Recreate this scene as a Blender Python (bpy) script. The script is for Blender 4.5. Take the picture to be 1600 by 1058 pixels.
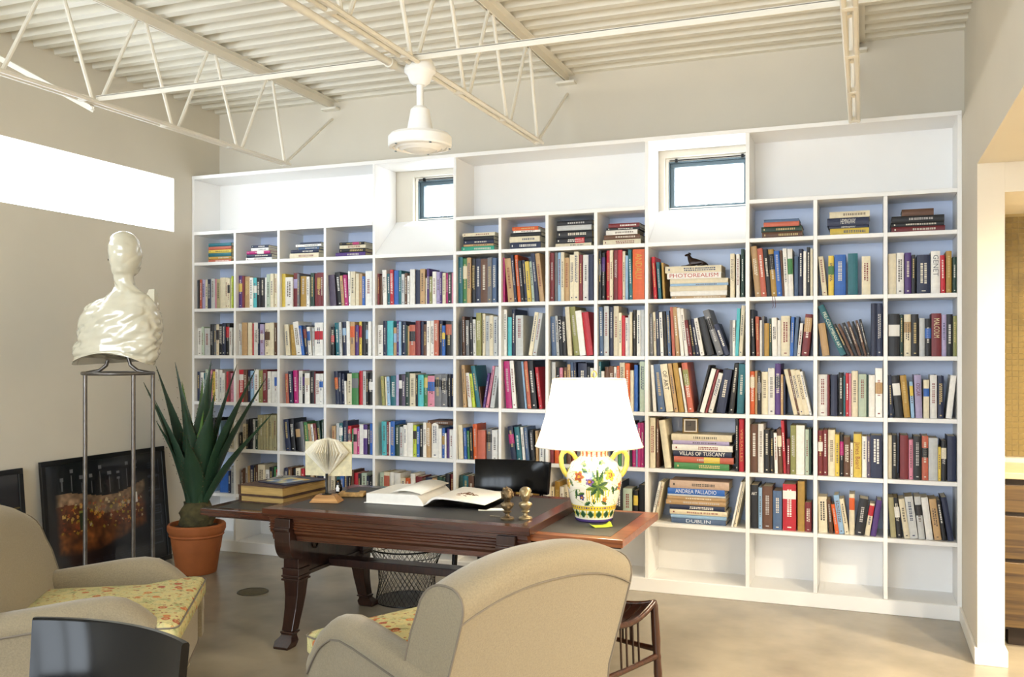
import bpy, bmesh, math, random
from math import sin, cos, pi, radians as rad
from mathutils import Vector, Matrix, noise as mnoise
random.seed(7)
for o in list(bpy.data.objects):
    bpy.data.objects.remove(o, do_unlink=True)
S = bpy.context.scene
COL = S.collection

# ------------------------------------------------------------------ camera
cam_d = bpy.data.cameras.new('camera')
cam_d.sensor_fit = 'HORIZONTAL'; cam_d.sensor_width = 36.0
cam_d.lens = 1430.0 / 1600.0 * 36.0
cam_d.shift_y = 21.6 / 1600.0
cam_d.clip_start = 0.05
cam = bpy.data.objects.new('camera', cam_d); COL.objects.link(cam)
cam.location = (0.0, -6.119, 1.62)
cam.rotation_euler = (rad(90), 0, rad(21.11))
S.camera = cam

# ------------------------------------------------------------------ world, light, exposure
W = bpy.data.worlds.new('sky'); S.world = W; W.use_nodes = True
wn = W.node_tree.nodes; wn.clear()
wo = wn.new('ShaderNodeOutputWorld'); wb = wn.new('ShaderNodeBackground')
wb.inputs['Color'].default_value = (0.82, 0.91, 1.0, 1); wb.inputs['Strength'].default_value = 7.0
W.node_tree.links.new(wb.outputs[0], wo.inputs[0])

def area(name, loc, rot, sx, sy, power, col, portal=False, spread=180):
    d = bpy.data.lights.new(name, 'AREA'); d.shape = 'RECTANGLE'; d.size = sx; d.size_y = sy
    d.energy = power; d.color = col; d.spread = rad(spread)
    if portal: d.cycles.is_portal = True
    o = bpy.data.objects.new(name, d); COL.objects.link(o)
    o.location = loc; o.rotation_euler = rot
    return o
# daylight openings of the room: the glazed wall behind the camera, the strip window and the two small windows
area('portal_rear', (-2.3, -9.25, 1.85), (rad(90), 0, 0), 5.4, 3.3, 1, (1, 1, 1), True)
area('portal_strip', (-5.28, -1.9, 2.805), (0, rad(-90), 0), 0.43, 3.4, 1, (1, 1, 1), True)
area('portal_small', (-3.08, 0.50, 2.83), (rad(-90), 0, 0), 0.52, 0.36, 1, (1, 1, 1), True)
area('portal_small_b', (-1.03, 0.50, 2.82), (rad(-90), 0, 0), 0.64, 0.38, 1, (1, 1, 1), True)

sd = bpy.data.lights.new('sun', 'SUN'); sd.energy = 9.0; sd.angle = rad(1.5); sd.color = (1, .96, .9)
sun = bpy.data.objects.new('sun', sd); COL.objects.link(sun)
sun.rotation_euler = Vector((-.55, -.45, -.85)).to_track_quat('-Z', 'Y').to_euler()
S.view_settings.view_transform = 'Standard'; S.view_settings.look = 'None'
S.view_settings.gamma = 1.0; S.view_settings.use_curve_mapping = False
S.view_settings.exposure = 0.78
S.cycles.use_denoising = True; S.cycles.adaptive_threshold = 0.03
S.cycles.max_bounces = 8; S.cycles.diffuse_bounces = 5; S.cycles.glossy_bounces = 3
S.cycles.transmission_bounces = 4; S.cycles.transparent_max_bounces = 8
S.cycles.sample_clamp_indirect = 6.0; S.cycles.caustics_reflective = False; S.cycles.caustics_refractive = False

# ------------------------------------------------------------------ helpers
def lin(c):
    if isinstance(c, str):
        c = tuple(int(c[i:i+2], 16) / 255 for i in (0, 2, 4))
    return tuple(((x / 12.92) if x <= .04045 else ((x + .055) / 1.055) ** 2.4) for x in c)

def mat(name, col, rough=.5, metal=0, var=0, vscale=6, bump=0, bscale=60, stretch=None, coat=0, spec=None, attr=None, detail=4, emit=None, sheen=0, trans=0):
    m = bpy.data.materials.new(name); m.use_nodes = True
    nt = m.node_tree; N = nt.nodes; L = nt.links
    p = N['Principled BSDF']
    c = lin(col)
    p.inputs['Base Color'].default_value = (*c, 1); p.inputs['Roughness'].default_value = rough
    p.inputs['Metallic'].default_value = metal
    if coat: p.inputs['Coat Weight'].default_value = coat; p.inputs['Coat Roughness'].default_value = .08
    if spec is not None: p.inputs['Specular IOR Level'].default_value = spec
    if sheen: p.inputs['Sheen Weight'].default_value = sheen
    if emit: p.inputs['Emission Color'].default_value = (*lin(emit[0]), 1); p.inputs['Emission Strength'].default_value = emit[1]
    tc = N.new('ShaderNodeTexCoord'); mp = N.new('ShaderNodeMapping')
    L.new(tc.outputs['Object'], mp.inputs[0])
    if stretch: mp.inputs['Scale'].default_value = stretch
    src = None
    if attr:
        a = N.new('ShaderNodeAttribute'); a.attribute_name = attr; src = a.outputs['Color']
    if var:
        nz = N.new('ShaderNodeTexNoise'); nz.inputs['Scale'].default_value = vscale; nz.inputs['Detail'].default_value = detail
        L.new(mp.outputs[0], nz.inputs['Vector'])
        mr = N.new('ShaderNodeMapRange'); mr.inputs[1].default_value = .3; mr.inputs[2].default_value = .7
        mr.inputs[3].default_value = 1 - var; mr.inputs[4].default_value = 1 + var
        L.new(nz.outputs['Fac'], mr.inputs[0])
        mx = N.new('ShaderNodeVectorMath'); mx.operation = 'SCALE'
        if src: L.new(src, mx.inputs[0])
        else: mx.inputs[0].default_value = c
        L.new(mr.outputs[0], mx.inputs['Scale']); src = mx.outputs[0]
    if src: L.new(src, p.inputs['Base Color'])
    if bump:
        nb = N.new('ShaderNodeTexNoise'); nb.inputs['Scale'].default_value = bscale; nb.inputs['Detail'].default_value = 3
        L.new(mp.outputs[0], nb.inputs['Vector'])
        bp = N.new('ShaderNodeBump'); bp.inputs['Strength'].default_value = bump; bp.inputs['Distance'].default_value = .01
        L.new(nb.outputs['Fac'], bp.inputs['Height']); L.new(bp.outputs[0], p.inputs['Normal'])
    return m

def wood(name, c1, c2, rough=.4, scale=8, axis=0, coat=0):
    m = bpy.data.materials.new(name); m.use_nodes = True
    nt = m.node_tree; N = nt.nodes; L = nt.links; p = N['Principled BSDF']
    tc = N.new('ShaderNodeTexCoord'); mp = N.new('ShaderNodeMapping')
    sc = [scale * 6] * 3; sc[axis] = scale * .22; mp.inputs['Scale'].default_value = sc
    L.new(tc.outputs['Object'], mp.inputs[0])
    nz = N.new('ShaderNodeTexNoise'); nz.inputs['Scale'].default_value = 1.0; nz.inputs['Detail'].default_value = 6; nz.inputs['Distortion'].default_value = 1.2
    L.new(mp.outputs[0], nz.inputs['Vector'])
    cr = N.new('ShaderNodeValToRGB'); cr.color_ramp.elements[0].color = (*lin(c1), 1); cr.color_ramp.elements[1].color = (*lin(c2), 1)
    cr.color_ramp.elements[0].position = .32; cr.color_ramp.elements[1].position = .68
    L.new(nz.outputs['Fac'], cr.inputs[0]); L.new(cr.outputs[0], p.inputs['Base Color'])
    bp = N.new('ShaderNodeBump'); bp.inputs['Strength'].default_value = .15; bp.inputs['Distance'].default_value = .004
    L.new(nz.outputs['Fac'], bp.inputs['Height']); L.new(bp.outputs[0], p.inputs['Normal'])
    p.inputs['Roughness'].default_value = rough
    if coat: p.inputs['Coat Weight'].default_value = coat; p.inputs['Coat Roughness'].default_value = .15
    return m

class MB:
    """collects faces and builds one mesh object"""
    def __init__(s): s.v = []; s.f = []; s.c = []; s.smooth = False
    def add(s, vs, fs, col=None):
        n = len(s.v); s.v += [tuple(p) for p in vs]
        s.f += [tuple(i + n for i in f) for f in fs]; s.c += [col] * len(fs)
        return s
    def box(s, x0, x1, y0, y1, z0, z1, col=None):
        return s.add([(x0,y0,z0),(x1,y0,z0),(x1,y1,z0),(x0,y1,z0),(x0,y0,z1),(x1,y0,z1),(x1,y1,z1),(x0,y1,z1)],
                     [(0,3,2,1),(4,5,6,7),(0,1,5,4),(1,2,6,5),(2,3,7,6),(3,0,4,7)], col)
    def hexa(s, b, t, col=None):
        return s.add(list(b) + list(t), [(0,3,2,1),(4,5,6,7),(0,1,5,4),(1,2,6,5),(2,3,7,6),(3,0,4,7)], col)
    def loft(s, rings, cap=True, closed=True, col=None, loop=False):
        n = len(rings[0]); vs = [p for r in rings for p in r]; fs = []
        m = len(rings)
        for i in range(m if loop else m - 1):
            for j in range(n if closed else n - 1):
                k = (j + 1) % n; i2 = (i + 1) % m
                fs.append((i*n+j, i*n+k, i2*n+k, i2*n+j))
        if cap and not loop:
            fs.append(tuple(reversed(range(n)))); fs.append(tuple((m-1)*n + j for j in range(n)))
        return s.add(vs, fs, col)
    def tube(s, pts, r, n=8, col=None, cap=True, loop=False):
        pts = [Vector(p) for p in pts]; rings = []
        rr = r if isinstance(r, (list, tuple)) else [r] * len(pts)
        up = None
        for i, p in enumerate(pts):
            a = pts[i-1] if (i > 0 or loop) else p; b = pts[(i+1) % len(pts)] if (i < len(pts)-1 or loop) else p
            t = (b - a).normalized()
            if up is None:
                up = Vector((0,0,1)) if abs(t.z) < .9 else Vector((1,0,0))
            u = t.cross(up)
            if u.length < 1e-6: u = t.cross(Vector((1,0,0)))
            u.normalize(); w = u.cross(t).normalized(); up = w
            rings.append([p + (u * cos(2*pi*k/n) + w * sin(2*pi*k/n)) * rr[i] for k in range(n)])
        return s.loft(rings, cap, True, col, loop)
    def lathe(s, prof, n=32, c=(0,0,0), col=None, cap=True):
        return s.loft([[(c[0]+r*cos(2*pi*k/n), c[1]+r*sin(2*pi*k/n), c[2]+z) for k in range(n)] for r, z in prof], cap, True, col)
    def build(s, name, m, parent=None, smooth=None, bevel=0, loc=None, rot=None, seg=2):
        me = bpy.data.meshes.new(name); me.from_pydata(s.v, [], s.f); me.update()
        bm = bmesh.new(); bm.from_mesh(me); bmesh.ops.recalc_face_normals(bm, faces=bm.faces); bm.to_mesh(me); bm.free()
        if any(c is not None for c in s.c):
            at = me.color_attributes.new('Col', 'FLOAT_COLOR', 'CORNER')
            for p in me.polygons:
                c = s.c[p.index] or (.8, .8, .8)
                for li in p.loop_indices: at.data[li].color = (*c, 1)
        if m is not None: me.materials.append(m)
        if smooth is not None:
            me.polygons.foreach_set('use_smooth', [True] * len(me.polygons))
            me.set_sharp_from_angle(angle=rad(smooth))
        o = bpy.data.objects.new(name, me); COL.objects.link(o)
        if parent is not None: o.parent = parent
        if loc is not None: o.location = loc
        if rot is not None: o.rotation_euler = rot
        if bevel:
            b = o.modifiers.new('bevel', 'BEVEL'); b.width = bevel; b.segments = seg; b.limit_method = 'ANGLE'; b.angle_limit = rad(40)
        return o

def empty(name, loc=(0,0,0), rz=0, label=None, cat=None, group=None, kind=None):
    o = bpy.data.objects.new(name, None); COL.objects.link(o); o.empty_display_size = .1
    o.location = loc; o.rotation_euler = (0, 0, rz)
    return tag(o, label, cat, group, kind)
def tag(o, label=None, cat=None, group=None, kind=None):
    if label: o['label'] = label
    if cat: o['category'] = cat
    if group: o['group'] = group
    if kind: o['kind'] = kind
    return o
def text_obj(name, body, size, m, parent, loc, rot, width=None, sx=1.0, depth=.0004):
    cu = bpy.data.curves.new(name, 'FONT'); cu.body = body; cu.size = size; cu.align_x = 'CENTER'; cu.align_y = 'CENTER'
    cu.resolution_u = 2; cu.extrude = depth
    t = bpy.data.objects.new('tmp_text', cu); COL.objects.link(t)
    bpy.context.view_layer.update()
    dg = bpy.context.evaluated_depsgraph_get()
    me = bpy.data.meshes.new_from_object(t.evaluated_get(dg))
    bpy.data.objects.remove(t, do_unlink=True)
    if width and len(me.vertices):
        xs = [v.co.x for v in me.vertices]; sx = width / (max(xs) - min(xs))
    for v in me.vertices: v.co.x *= sx
    me.materials.clear(); me.materials.append(m); me.name = name
    o = bpy.data.objects.new(name, me); COL.objects.link(o); o.parent = parent; o.location = loc; o.rotation_euler = rot
    return o
def superell(a, b, n, e=2.6, c=(0, 0)):
    r = []
    for k in range(n):
        t = 2*pi*k/n; ct, st = cos(t), sin(t)
        r.append((c[0] + a*math.copysign(abs(ct)**(2/e), ct), c[1] + b*math.copysign(abs(st)**(2/e), st)))
    return r

# ------------------------------------------------------------------ shared materials
M = {}
M['wall'] = mat('wall_paint', 'd6cfc0', .75, var=.02, vscale=2, bump=.04, bscale=180)
M['white'] = mat('shelf_paint', 'efeeec', .38, var=.012, vscale=3)
M['blue'] = mat('back_panel_skylight_tint', 'c8d3ea', .42, var=.015, vscale=3)  # cool skylight on the white panels is put into this pale blue
M['steel'] = mat('painted_steel', 'e2ddd0', .45, var=.02, vscale=5)
M['deck'] = mat('painted_deck', 'e0dccf', .5, var=.03, vscale=2.5)
M['trimw'] = mat('trim_white', 'eeeae0', .4)
M['floor'] = mat('polished_concrete', '978d7b', .26, var=.28, vscale=1.7, bump=.02, bscale=30, detail=8)
M['darkframe'] = mat('window_grey_metal', '5f7078', .4, .3)
M['black'] = mat('black_lacquer', '070709', .13, spec=.22)
M['blackmet'] = mat('black_metal', '141414', .35, .5)
M['linen'] = mat('linen', '847963', .9, var=.12, vscale=160, bump=.25, bscale=420, sheen=.3)
M['piping'] = mat('piping_cord', '6f675c', .9)
M['desk'] = wood('desk_mahogany', '2b120b', '4f2716', .25, 7, 0, .4)
M['deskleg'] = wood('desk_dark_wood', '1c0c08', '331910', .32, 7, 2, .3)
M['leaf_edge'] = wood('leaf_wood', '6b3a1c', '9a5c30', .3, 7, 0, .3)
M['leather'] = mat('desk_leather', '2b2b2a', .45, var=.12, vscale=5, bump=.05, bscale=200)
M['paper'] = mat('paper', 'ece9e2', .8, var=.03, vscale=30)
M['book'] = mat('book_cover', 'ffffff', .5, attr='Col', var=.07, vscale=45)
M['pages'] = mat('book_pages', 'd8cdb0', .85, var=.12, vscale=120)
M['vcol'] = mat('printed', 'ffffff', .5, attr='Col')
M['vgloss'] = mat('glazed_print', 'ffffff', .12, attr='Col', coat=.5)

# ================================================================== STRUCTURE
XL, XR, YB, YF = -5.204, 0.543, 0.345, -9.2
ZC = 3.669
def struct(o): o['kind'] = 'structure'; return o

# floor (room and kitchen)
struct(MB().box(XL-.3, 4.3, YF-.3, 0.9, -.12, 0).build('floor', M['floor']))
# floor drain set in the concrete
dr = empty('floor_drain', (-3.863, -.978, 0), 0, 'round brass drain cover set in the concrete floor', 'drain')
mb = MB(); mb.lathe([(0, .001), (.094, .001), (.094, .003), (.088, .004), (0, .004)], 28)
mb.build('cover', mat('old_brass', '6b6248', .5, .5, var=.2, vscale=30), dr, 40)
mb = MB(); mb.lathe([(.095, .0), (.105, .0), (.105, .004), (.095, .004)], 28, cap=False)
mb.build('ring', mat('drain_ring', '4f4a3b', .5, .5), dr, 40)

# left wall with its strip window opening
WY0, WY1, WZ0, WZ1 = -3.6, -.211, 2.592, 3.022
mb = MB()
mb.box(XL-.2, XL, YF, WY0, 0, 3.9).box(XL-.2, XL, WY1, YB+.3, 0, 3.9)
mb.box(XL-.2, XL, WY0, WY1, 0, WZ0).box(XL-.2, XL, WY0, WY1, WZ1, 3.9)
struct(mb.build('wall_left', M['wall']))

# back wall with the two small window openings
W1 = (-3.335, -2.835, 2.655, 3.005); W2 = (-1.335, -.735, 2.628, 3.005)
mb = MB(); x = XL
for (a, b, z0, z1) in (W1, W2):
    mb.box(x, a, YB, YB+.13, 0, 3.9); mb.box(a, b, YB, YB+.13, 0, z0); mb.box(a, b, YB, YB+.13, z1, 3.9); x = b
mb.box(x, XR+.2, YB, YB+.13, 0, 3.9)
struct(mb.build('wall_back', M['wall']))

# right wall: pier by the bookcase, header over the opening, upper part set back a little
mb = MB()
mb.box(XR, XR+.127, -.81, YB, 0, 2.6)
mb.box(XR, XR+.127, YF, YB, 2.6, 3.03)
mb.box(XR+.045, XR+.127, YF, YB, 3.03, 3.9)
mb.box(XR, XR+.127, YF, -6.6, 0, 2.6)
struct(mb.build('wall_right', M['wall']))
mb = MB()
mb.box(XR-.014, XR, -.81, -.004, 0, .085).box(XR-.014, XR+.141, -.824, -.81, 0, .085).box(XR+.127, XR+.141, -.81, -.49, 0, .085)
struct(mb.build('baseboard_right', M['trimw'], bevel=.003))
struct(MB().box(XL, XL+.014, -4.2, -.01, 0, .085).build('baseboard_left', M['trimw'], bevel=.003))

# wall behind the camera: a glazed front with posts
mb = MB()
mb.box(XL, -5.0, YF-.15, YF, 0, 3.9).box(.4, 4.3, YF-.15, YF, 0, 3.9)
mb.box(-5.0, -2.75, YF-.15, YF, 0, .9).box(-1.95, .4, YF-.15, YF, 0, .9).box(-5.0, .4, YF-.15, YF, 3.5, 3.9)
for x in (-3.9, -2.75, -1.95, -.8): mb.box(x-.05, x+.05, YF-.15, YF, 0, 3.5)
struct(mb.build('wall_front', M['wall']))

# ceiling: ribbed metal roof deck, ribs across the joists
PITCH, HD = .1665, .052
y = YB; pro = []
while y > YF - .2:
    pro += [(y, ZC), (y-.058, ZC), (y-.078, ZC+HD), (y-.147, ZC+HD)]
    y -= PITCH
mb = MB()
n = len(pro)
mb.add([(XL-.1, a, b) for a, b in pro] + [(XR+.15, a, b) for a, b in pro], [(i, i+1, n+i+1, n+i) for i in range(n-1)])
o = mb.build('ceiling', M['deck']); so = o.modifiers.new('t', 'SOLIDIFY'); so.thickness = .004; so.offset = 1
struct(o)
struct(MB().box(XL-.3, 4.4, YF-.3, .49, 3.92, 3.98).build('ceiling_roof', M['deck']))

# ---------------------------------------------------------------- kitchen seen past the pier
struct(MB().box(XR+.127, 4.1, .06, .2, 0, 2.75).build('wall_kitchen', M['wall']))
struct(MB().box(XR+.1275, 4.0, -.81, .058, 2.445, 2.599).build('wall_niche', M['wall']))
struct(MB().box(4.0, 4.15, YF, .2, 0, 2.75).build('wall_kitchen_side', M['wall']))
struct(MB().box(XR+.127, 4.1, YF, .2, 2.6, 2.72).build('ceiling_kitchen', M['wall']))
tm = mat('glass_mosaic', '7d6d46', .15, var=.25, vscale=9)
bs = empty('tile_backsplash', (.68, .052, 1.0), 0, 'small square amber mosaic tile backsplash above the kitchen counter', 'backsplash')
MB().box(0, .52, 0, .006, 0, 1.50).build('grout', mat('grout', 'b5a67c', .8), bs)
tb = MB().box(.0015, .0325, -.005, 0, .0015, .0325).build('tile', tm, bs)
for i in range(15):
    for j in range(20):
        if i + j == 0: continue
        t = tb.copy(); COL.objects.link(t); t.parent = bs; t.location = (i*.034, 0, j*.034)
mb = MB()
for i in range(15):
    for j in range(20, 42):
        mb.box(i*.034+.0015, i*.034+.0325, -.005, 0, j*.034+.0015, j*.034+.0325)
o = mb.build('tile', tm, bs); o['kind'] = 'stuff'
kc = empty('kitchen_cabinet', (.70, -.47, 0), 0, 'brown oak drawer cabinet under the kitchen counter', 'cabinet')
KW = wood('oak_brown', '38281a', '66502f', .4, 5, 0)
KD = mat('cabinet_dark', '2a1d12', .6)
MB().box(.0, 1.2, .02, .50, .1, .93).build('body', KD, kc)
MB().box(.04, 1.2, .08, .5, 0, .1).build('toe_kick', KD, kc)
for a, b in ((.115, .47), (.49, .725), (.745, .895)):
    MB().box(.012, .62, 0, .022, a, b).build('drawer', KW, kc, bevel=.004)
ct = empty('kitchen_counter', (.66, -.50, .93), 0, 'pale stone countertop over the oak kitchen drawers', 'countertop')
MB().box(.0, 1.3, 0, .54, 0, .035).build('slab', mat('stone', 'b8a888', .3, var=.1, vscale=20), ct, bevel=.004)
for (kx, ky, kz, kl) in ((1.7, -1.5, 2.6, 'over the kitchen floor nearest the bookcase'), (1.6, -3.0, 2.6, 'midway along the kitchen opening'), (1.6, -4.8, 2.6, 'nearest the camera'), (3.0, -3.0, 2.6, 'farthest from the room'), (1.25, -.3, 2.445, 'inside the tiled niche above the counter')):
    cl = empty('downlight', (kx, ky, kz), 0, 'unseen recessed warm kitchen downlight ' + kl, 'ceiling light', 'kitchen downlights')
    MB().lathe([(.05, -.012), (.075, -.012), (.08, -.002), (.08, 0), (.05, 0)], 24, cap=False).build('trim_ring', M['trimw'], cl, 40)
    MB().lathe([(0, -.004), (.052, -.004), (.052, -.001), (0, -.001)], 24).build('lens', mat('downlight_lens', 'ffe0a8', .5, emit=('ffd594', 30)), cl)
    d = bpy.data.lights.new('downlight_lamp', 'SPOT'); d.energy = 320 if kz > 2.5 else 10; d.color = (1, .86, .64); d.spot_size = rad(172); d.spot_blend = .8; d.shadow_soft_size = .08  # unseen lamps, beams widened to throw warm fill onto the far left wall
    o = bpy.data.objects.new('downlight_lamp', d); COL.objects.link(o); o.location = (kx, ky, kz-.03)

# ---------------------------------------------------------------- windows
def glass_mat():
    m = bpy.data.materials.new('window_glass'); m.use_nodes = True
    N = m.node_tree.nodes; L = m.node_tree.links; N.clear()
    o = N.new('ShaderNodeOutputMaterial'); mx = N.new('ShaderNodeMixShader'); t = N.new('ShaderNodeBsdfTransparent'); g = N.new('ShaderNodeBsdfGlossy')
    g.inputs['Roughness'].default_value = .05; mx.inputs[0].default_value = .05
    L.new(t.outputs[0], mx.inputs[1]); L.new(g.outputs[0], mx.inputs[2]); L.new(mx.outputs[0], o.inputs[0])
    return m
GL = glass_mat()
def frame(mb, x0, x1, z0, z1, w, y0, y1):
    mb.box(x0, x1, y0, y1, z0, z0+w).box(x0, x1, y0, y1, z1-w, z1).box(x0, x0+w, y0, y1, z0+w, z1-w).box(x1-w, x1, y0, y1, z0+w, z1-w)
    return mb
for k, (a, b, z0, z1) in enumerate((W1, W2)):
    w = empty(f'window_{k+1}', ((a+b)/2, YB+.1, z0), 0, kind='structure')
    ox, oy, oz = (a+b)/2, YB+.1, z0
    hw = (b-a)/2; h = z1-z0
    frame(MB(), -hw, hw, 0, h, .022, -.05, .02).build('window_frame', M['trimw'], w, bevel=.002)
    frame(MB(), -hw+.022, hw-.022, .008, h-.026, .006, -.052, .0).build('gasket', M['darkframe'], w)
    frame(MB(), -hw+.028, hw-.028, .012, h-.032, .03, -.02, .03).build('sash', M['darkframe'], w, bevel=.003)
    MB().box(-hw+.055, hw-.055, .003, .009, .04, h-.06).build('pane', GL, w)
    mb = MB(); mb.box(-.035, .035, -.045, -.02, .012, .022); mb.tube([(-.02, -.04, .022), (.0, -.05, .034), (.03, -.05, .03)], .006, 6)
    mb.build('latch', M['darkframe'], w, 40)
    mb = MB(); mb.tube([(-hw+.03, -.06, h-.018), (hw-.01, -.06, h-.018)], .004, 6)
    for q in (-hw+.08, hw-.06): mb.box(q-.008, q+.008, -.07, -.045, h-.035, h-.008)
    mb.build('rod', M['blackmet'], w, 40)
w = empty('window_3', (XL-.05, (WY0+WY1)/2, WZ0), 0, kind='structure')
L2 = (WY1-WY0)/2; H = WZ1-WZ0
np_ = 6
for i in range(np_):
    a = -L2 + 2*L2*i/np_; b = -L2 + 2*L2*(i+1)/np_
    MB().box(-.006, .0, a+.002, b-.002, .002, H-.002).build('pane', GL, w)

# ---------------------------------------------------------------- roof joists
def joist(x, label, z_b=3.035):
    j = empty('bar_joist', (x, 0, z_b), 0, label, 'joist', 'white open-web roof joists')
    zt = ZC - z_b
    mb = MB()
    for s in (-1, 1):   # top chord: two angles back to back
        mb.box(min(s*.006, s*.058), max(s*.006, s*.058), YF, YB, zt-.006, zt-.0005)
        mb.box(min(s*.006, s*.013), max(s*.006, s*.013), YF, YB, zt-.058, zt-.006)
    mb.build('top_chord', M['steel'], j)
    mb = MB()
    for s in (-1, 1):
        mb.tube([(s*.022, YF, 0), (s*.022, -.28, 0)], .0125, 6)
    mb.build('bottom_chord', M['steel'], j, 40)
    sp = None
    for q in range(14):
        if sp is None: sp = MB().box(-.03, .03, -.018, .018, -.012, .016).build('spacer_plate', M['steel'], j)
        else: t = sp.copy(); COL.objects.link(t); t.parent = j; t.location = (0, -.32 - .635*q, 0)
    sp.location = (0, -.32, 0)
    yb = [-.32] + [-.88 - .635*k for k in range(13)]
    yt = [-.51 - .635*k for k in range(13)]
    MB().tube([(0, -.32, .004), (0, YB-.01, zt-.14)], .011, 7).build('end_web', M['steel'], j, 40)
    for k in range(13):
        if yt[k] < YF + .1: break
        MB().tube([(0, yb[k]-.0 if k == 0 else yb[k]+.0, .004), (0, yt[k]+.035, zt-.05)], .0115, 7).build('web', M['steel'], j, 40)
        MB().tube([(0, yt[k]-.035, zt-.05), (0, yb[k+1]+.05, .004)], .0115, 7).build('web', M['steel'], j, 40)
    MB().box(-.07, .07, YB-.07, YB-.002, zt-.075, zt-.058).build('bearing_plate', M['steel'], j)
    return j
joist(-4.069, 'white open-web roof joist nearest the strip window wall')
joist(-2.055, 'white open-web roof joist carrying the ceiling fan')
joist(-.06, 'white open-web roof joist nearest the right wall', 3.0)
# horizontal bridging bars tied across the joists
def bar(name, label, a, b, s=.018, grp='bridging bars'):
    o = empty(name, a, 0, label, 'brace', grp)
    d = Vector(b) - Vector(a); mb = MB(); t = d.normalized()
    u = t.cross(Vector((0, 0, 1))).normalized(); w2 = u.cross(t)
    r = lambda p: [p - u*s - w2*.003, p + u*s - w2*.003, p + u*s + w2*.003, p - u*s + w2*.003]
    q = lambda p: [p + u*(s-.006) - w2*s*1.6, p + u*s - w2*s*1.6, p + u*s, p + u*(s-.006)]
    mb.loft([r(Vector()), r(d)]); mb.loft([q(Vector()), q(d)])
    mb.build('angle', M['steel'], o)
    mb = MB()
    for f in (.002, .998):
        c = d*f; mb.lathe([(0, -.02), (.012, -.02), (.012, -.004), (0, -.004)], 6, c)
    mb.build('bolt', M['steel'], o)
    return o
bar('bridging_bar', 'long white bridging bar crossing from left joist to right wall under the deck', (-4.06, -2.12, 3.068), (.54, -2.12, 3.068))
bar('bridging_bar', 'upper white bridging bar under the ceiling deck at top left corner', (-5.18, -2.75, 3.635), (.54, -2.75, 3.635), .014)
bar('brace', 'white diagonal brace from left joist up to the strip window wall', (-4.08, -2.14, 3.012), (-5.2, -2.2, 3.60), .02, None)
# conduit running along the fan joist
cd = empty('conduit', (-2.16, -2.05, 3.03), 0, 'cream electrical conduit running beside the fan joist', 'conduit')
MB().tube([(0, -6.0, 0), (0, -.05, 0), (.05, .06, -.005)], .019, 10).build('pipe', M['steel'], cd, 50)
for yy in (-.12, -1.6, -3.4):
    MB().lathe([(.019, -.02), (.026, -.02), (.026, .02), (.019, .02)], 12, cap=False).build('coupling', M['steel'], cd, 40, loc=(0, yy, 0), rot=(rad(90), 0, 0))
    MB().box(-.004, .125, -.012, .012, .016, .028).build('strap', M['steel'], cd, loc=(0, yy-.1, 0))
# ceiling fan motor
fn = empty('ceiling_fan', (-2.055, -2.06, 2.69), 0, 'white ceiling fan motor with stepped round disc hanging from the middle joist', 'ceiling fan')
FM = mat('fan_white', 'eeeeec', .3)
MB().lathe([(0, .245+.145), (.05, .245+.145), (.062, .37), (.078, .33), (.078, .315), (.062, .30), (.05, .265), (.03, .25), (0, .25)], 36).build('canopy', FM, fn, 35)
MB().lathe([(.017, .12), (.017, .26)], 16).build('downrod', FM, fn, 50)
MB().lathe([(0, .145), (.03, .145), (.046, .13), (.064, .03), (.066, .018), (0, .018)], 36).build('motor_housing', FM, fn, 35)
MB().lathe([(0, .016), (.10, .016), (.145, .006), (.157, -.008), (.157, -.048), (.152, -.056), (.135, -.060), (.133, -.052), (.112, -.066), (.108, -.060), (.085, -.074), (.08, -.068), (.05, -.080), (0, -.082)], 48).build('disc', FM, fn, 25)
mb = MB()
for k in range(5): mb.lathe([(0, 0), (.006, 0), (.006, .004), (0, .004)], 8, (.146*cos(k*1.257+.5), .146*sin(k*1.257+.5), -.062))
mb.build('screws', M['darkframe'], fn)

# ================================================================== BOOKCASE
DIV = [(-5.204,-5.182),(-4.786,-4.764),(-4.365,-4.341),(-3.935,-3.912),(-3.501,-3.479),(-2.826,-2.802),(-2.467,-2.445),(-2.110,-2.086),(-1.754,-1.729),(-1.396,-1.372),(-.730,-.704),(-.309,-.284),(.105,.129),(.518,.543)]
CELL = {i+1: (DIV[i][1], DIV[i+1][0]) for i in range(13)}
ROWZ = dict(S=2.362, B=1.980, C=1.595, D=1.215, E=.835, F=.469, G=.09)
ZTOP, ZU, TH, DEEP = 3.078, 2.614, .026, .335
bc = empty('bookcase', (0, 0, 0), 0, 'white built-in wall bookcase with square cubbies across the whole back wall', 'bookcase')
def part(name, mb, m=None, bevel=.0015): return mb.build(name, m or M['white'], bc, bevel=bevel, seg=1)
for i, (a, b) in enumerate(DIV):
    full = i in (0, 4, 5, 9, 10, 13)
    part('upright', MB().box(a+.0003, b-.0003, 0.0, DEEP, .09 if not full else 0.0005, ZTOP-.028 if full else ZU-TH))
part('top_board', MB().box(DIV[0][0]+.001, DIV[13][1]-.001, -.004, DEEP, ZTOP-.028, ZTOP))
part('kick_plate', MB().box(DIV[0][0]+.001, DIV[13][1]-.001, -.008, .012, .0005, .088))
for c, (a, b) in CELL.items():
    bay = c in (5, 10)
    for r, z in ROWZ.items():
        part('shelf', MB().box(a, b, .0005, DEEP, z-TH, z))
    zs = sorted(ROWZ.values())
    for i, z in enumerate(zs):
        top = zs[i+1]-TH if i+1 < len(zs) else ZU-TH
        if bay and i == len(zs)-1: continue
        part('back_panel', MB().box(a, b, DEEP-.006, DEEP, z, top), M['white'] if i == 0 else M['blue'], 0)
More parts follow.
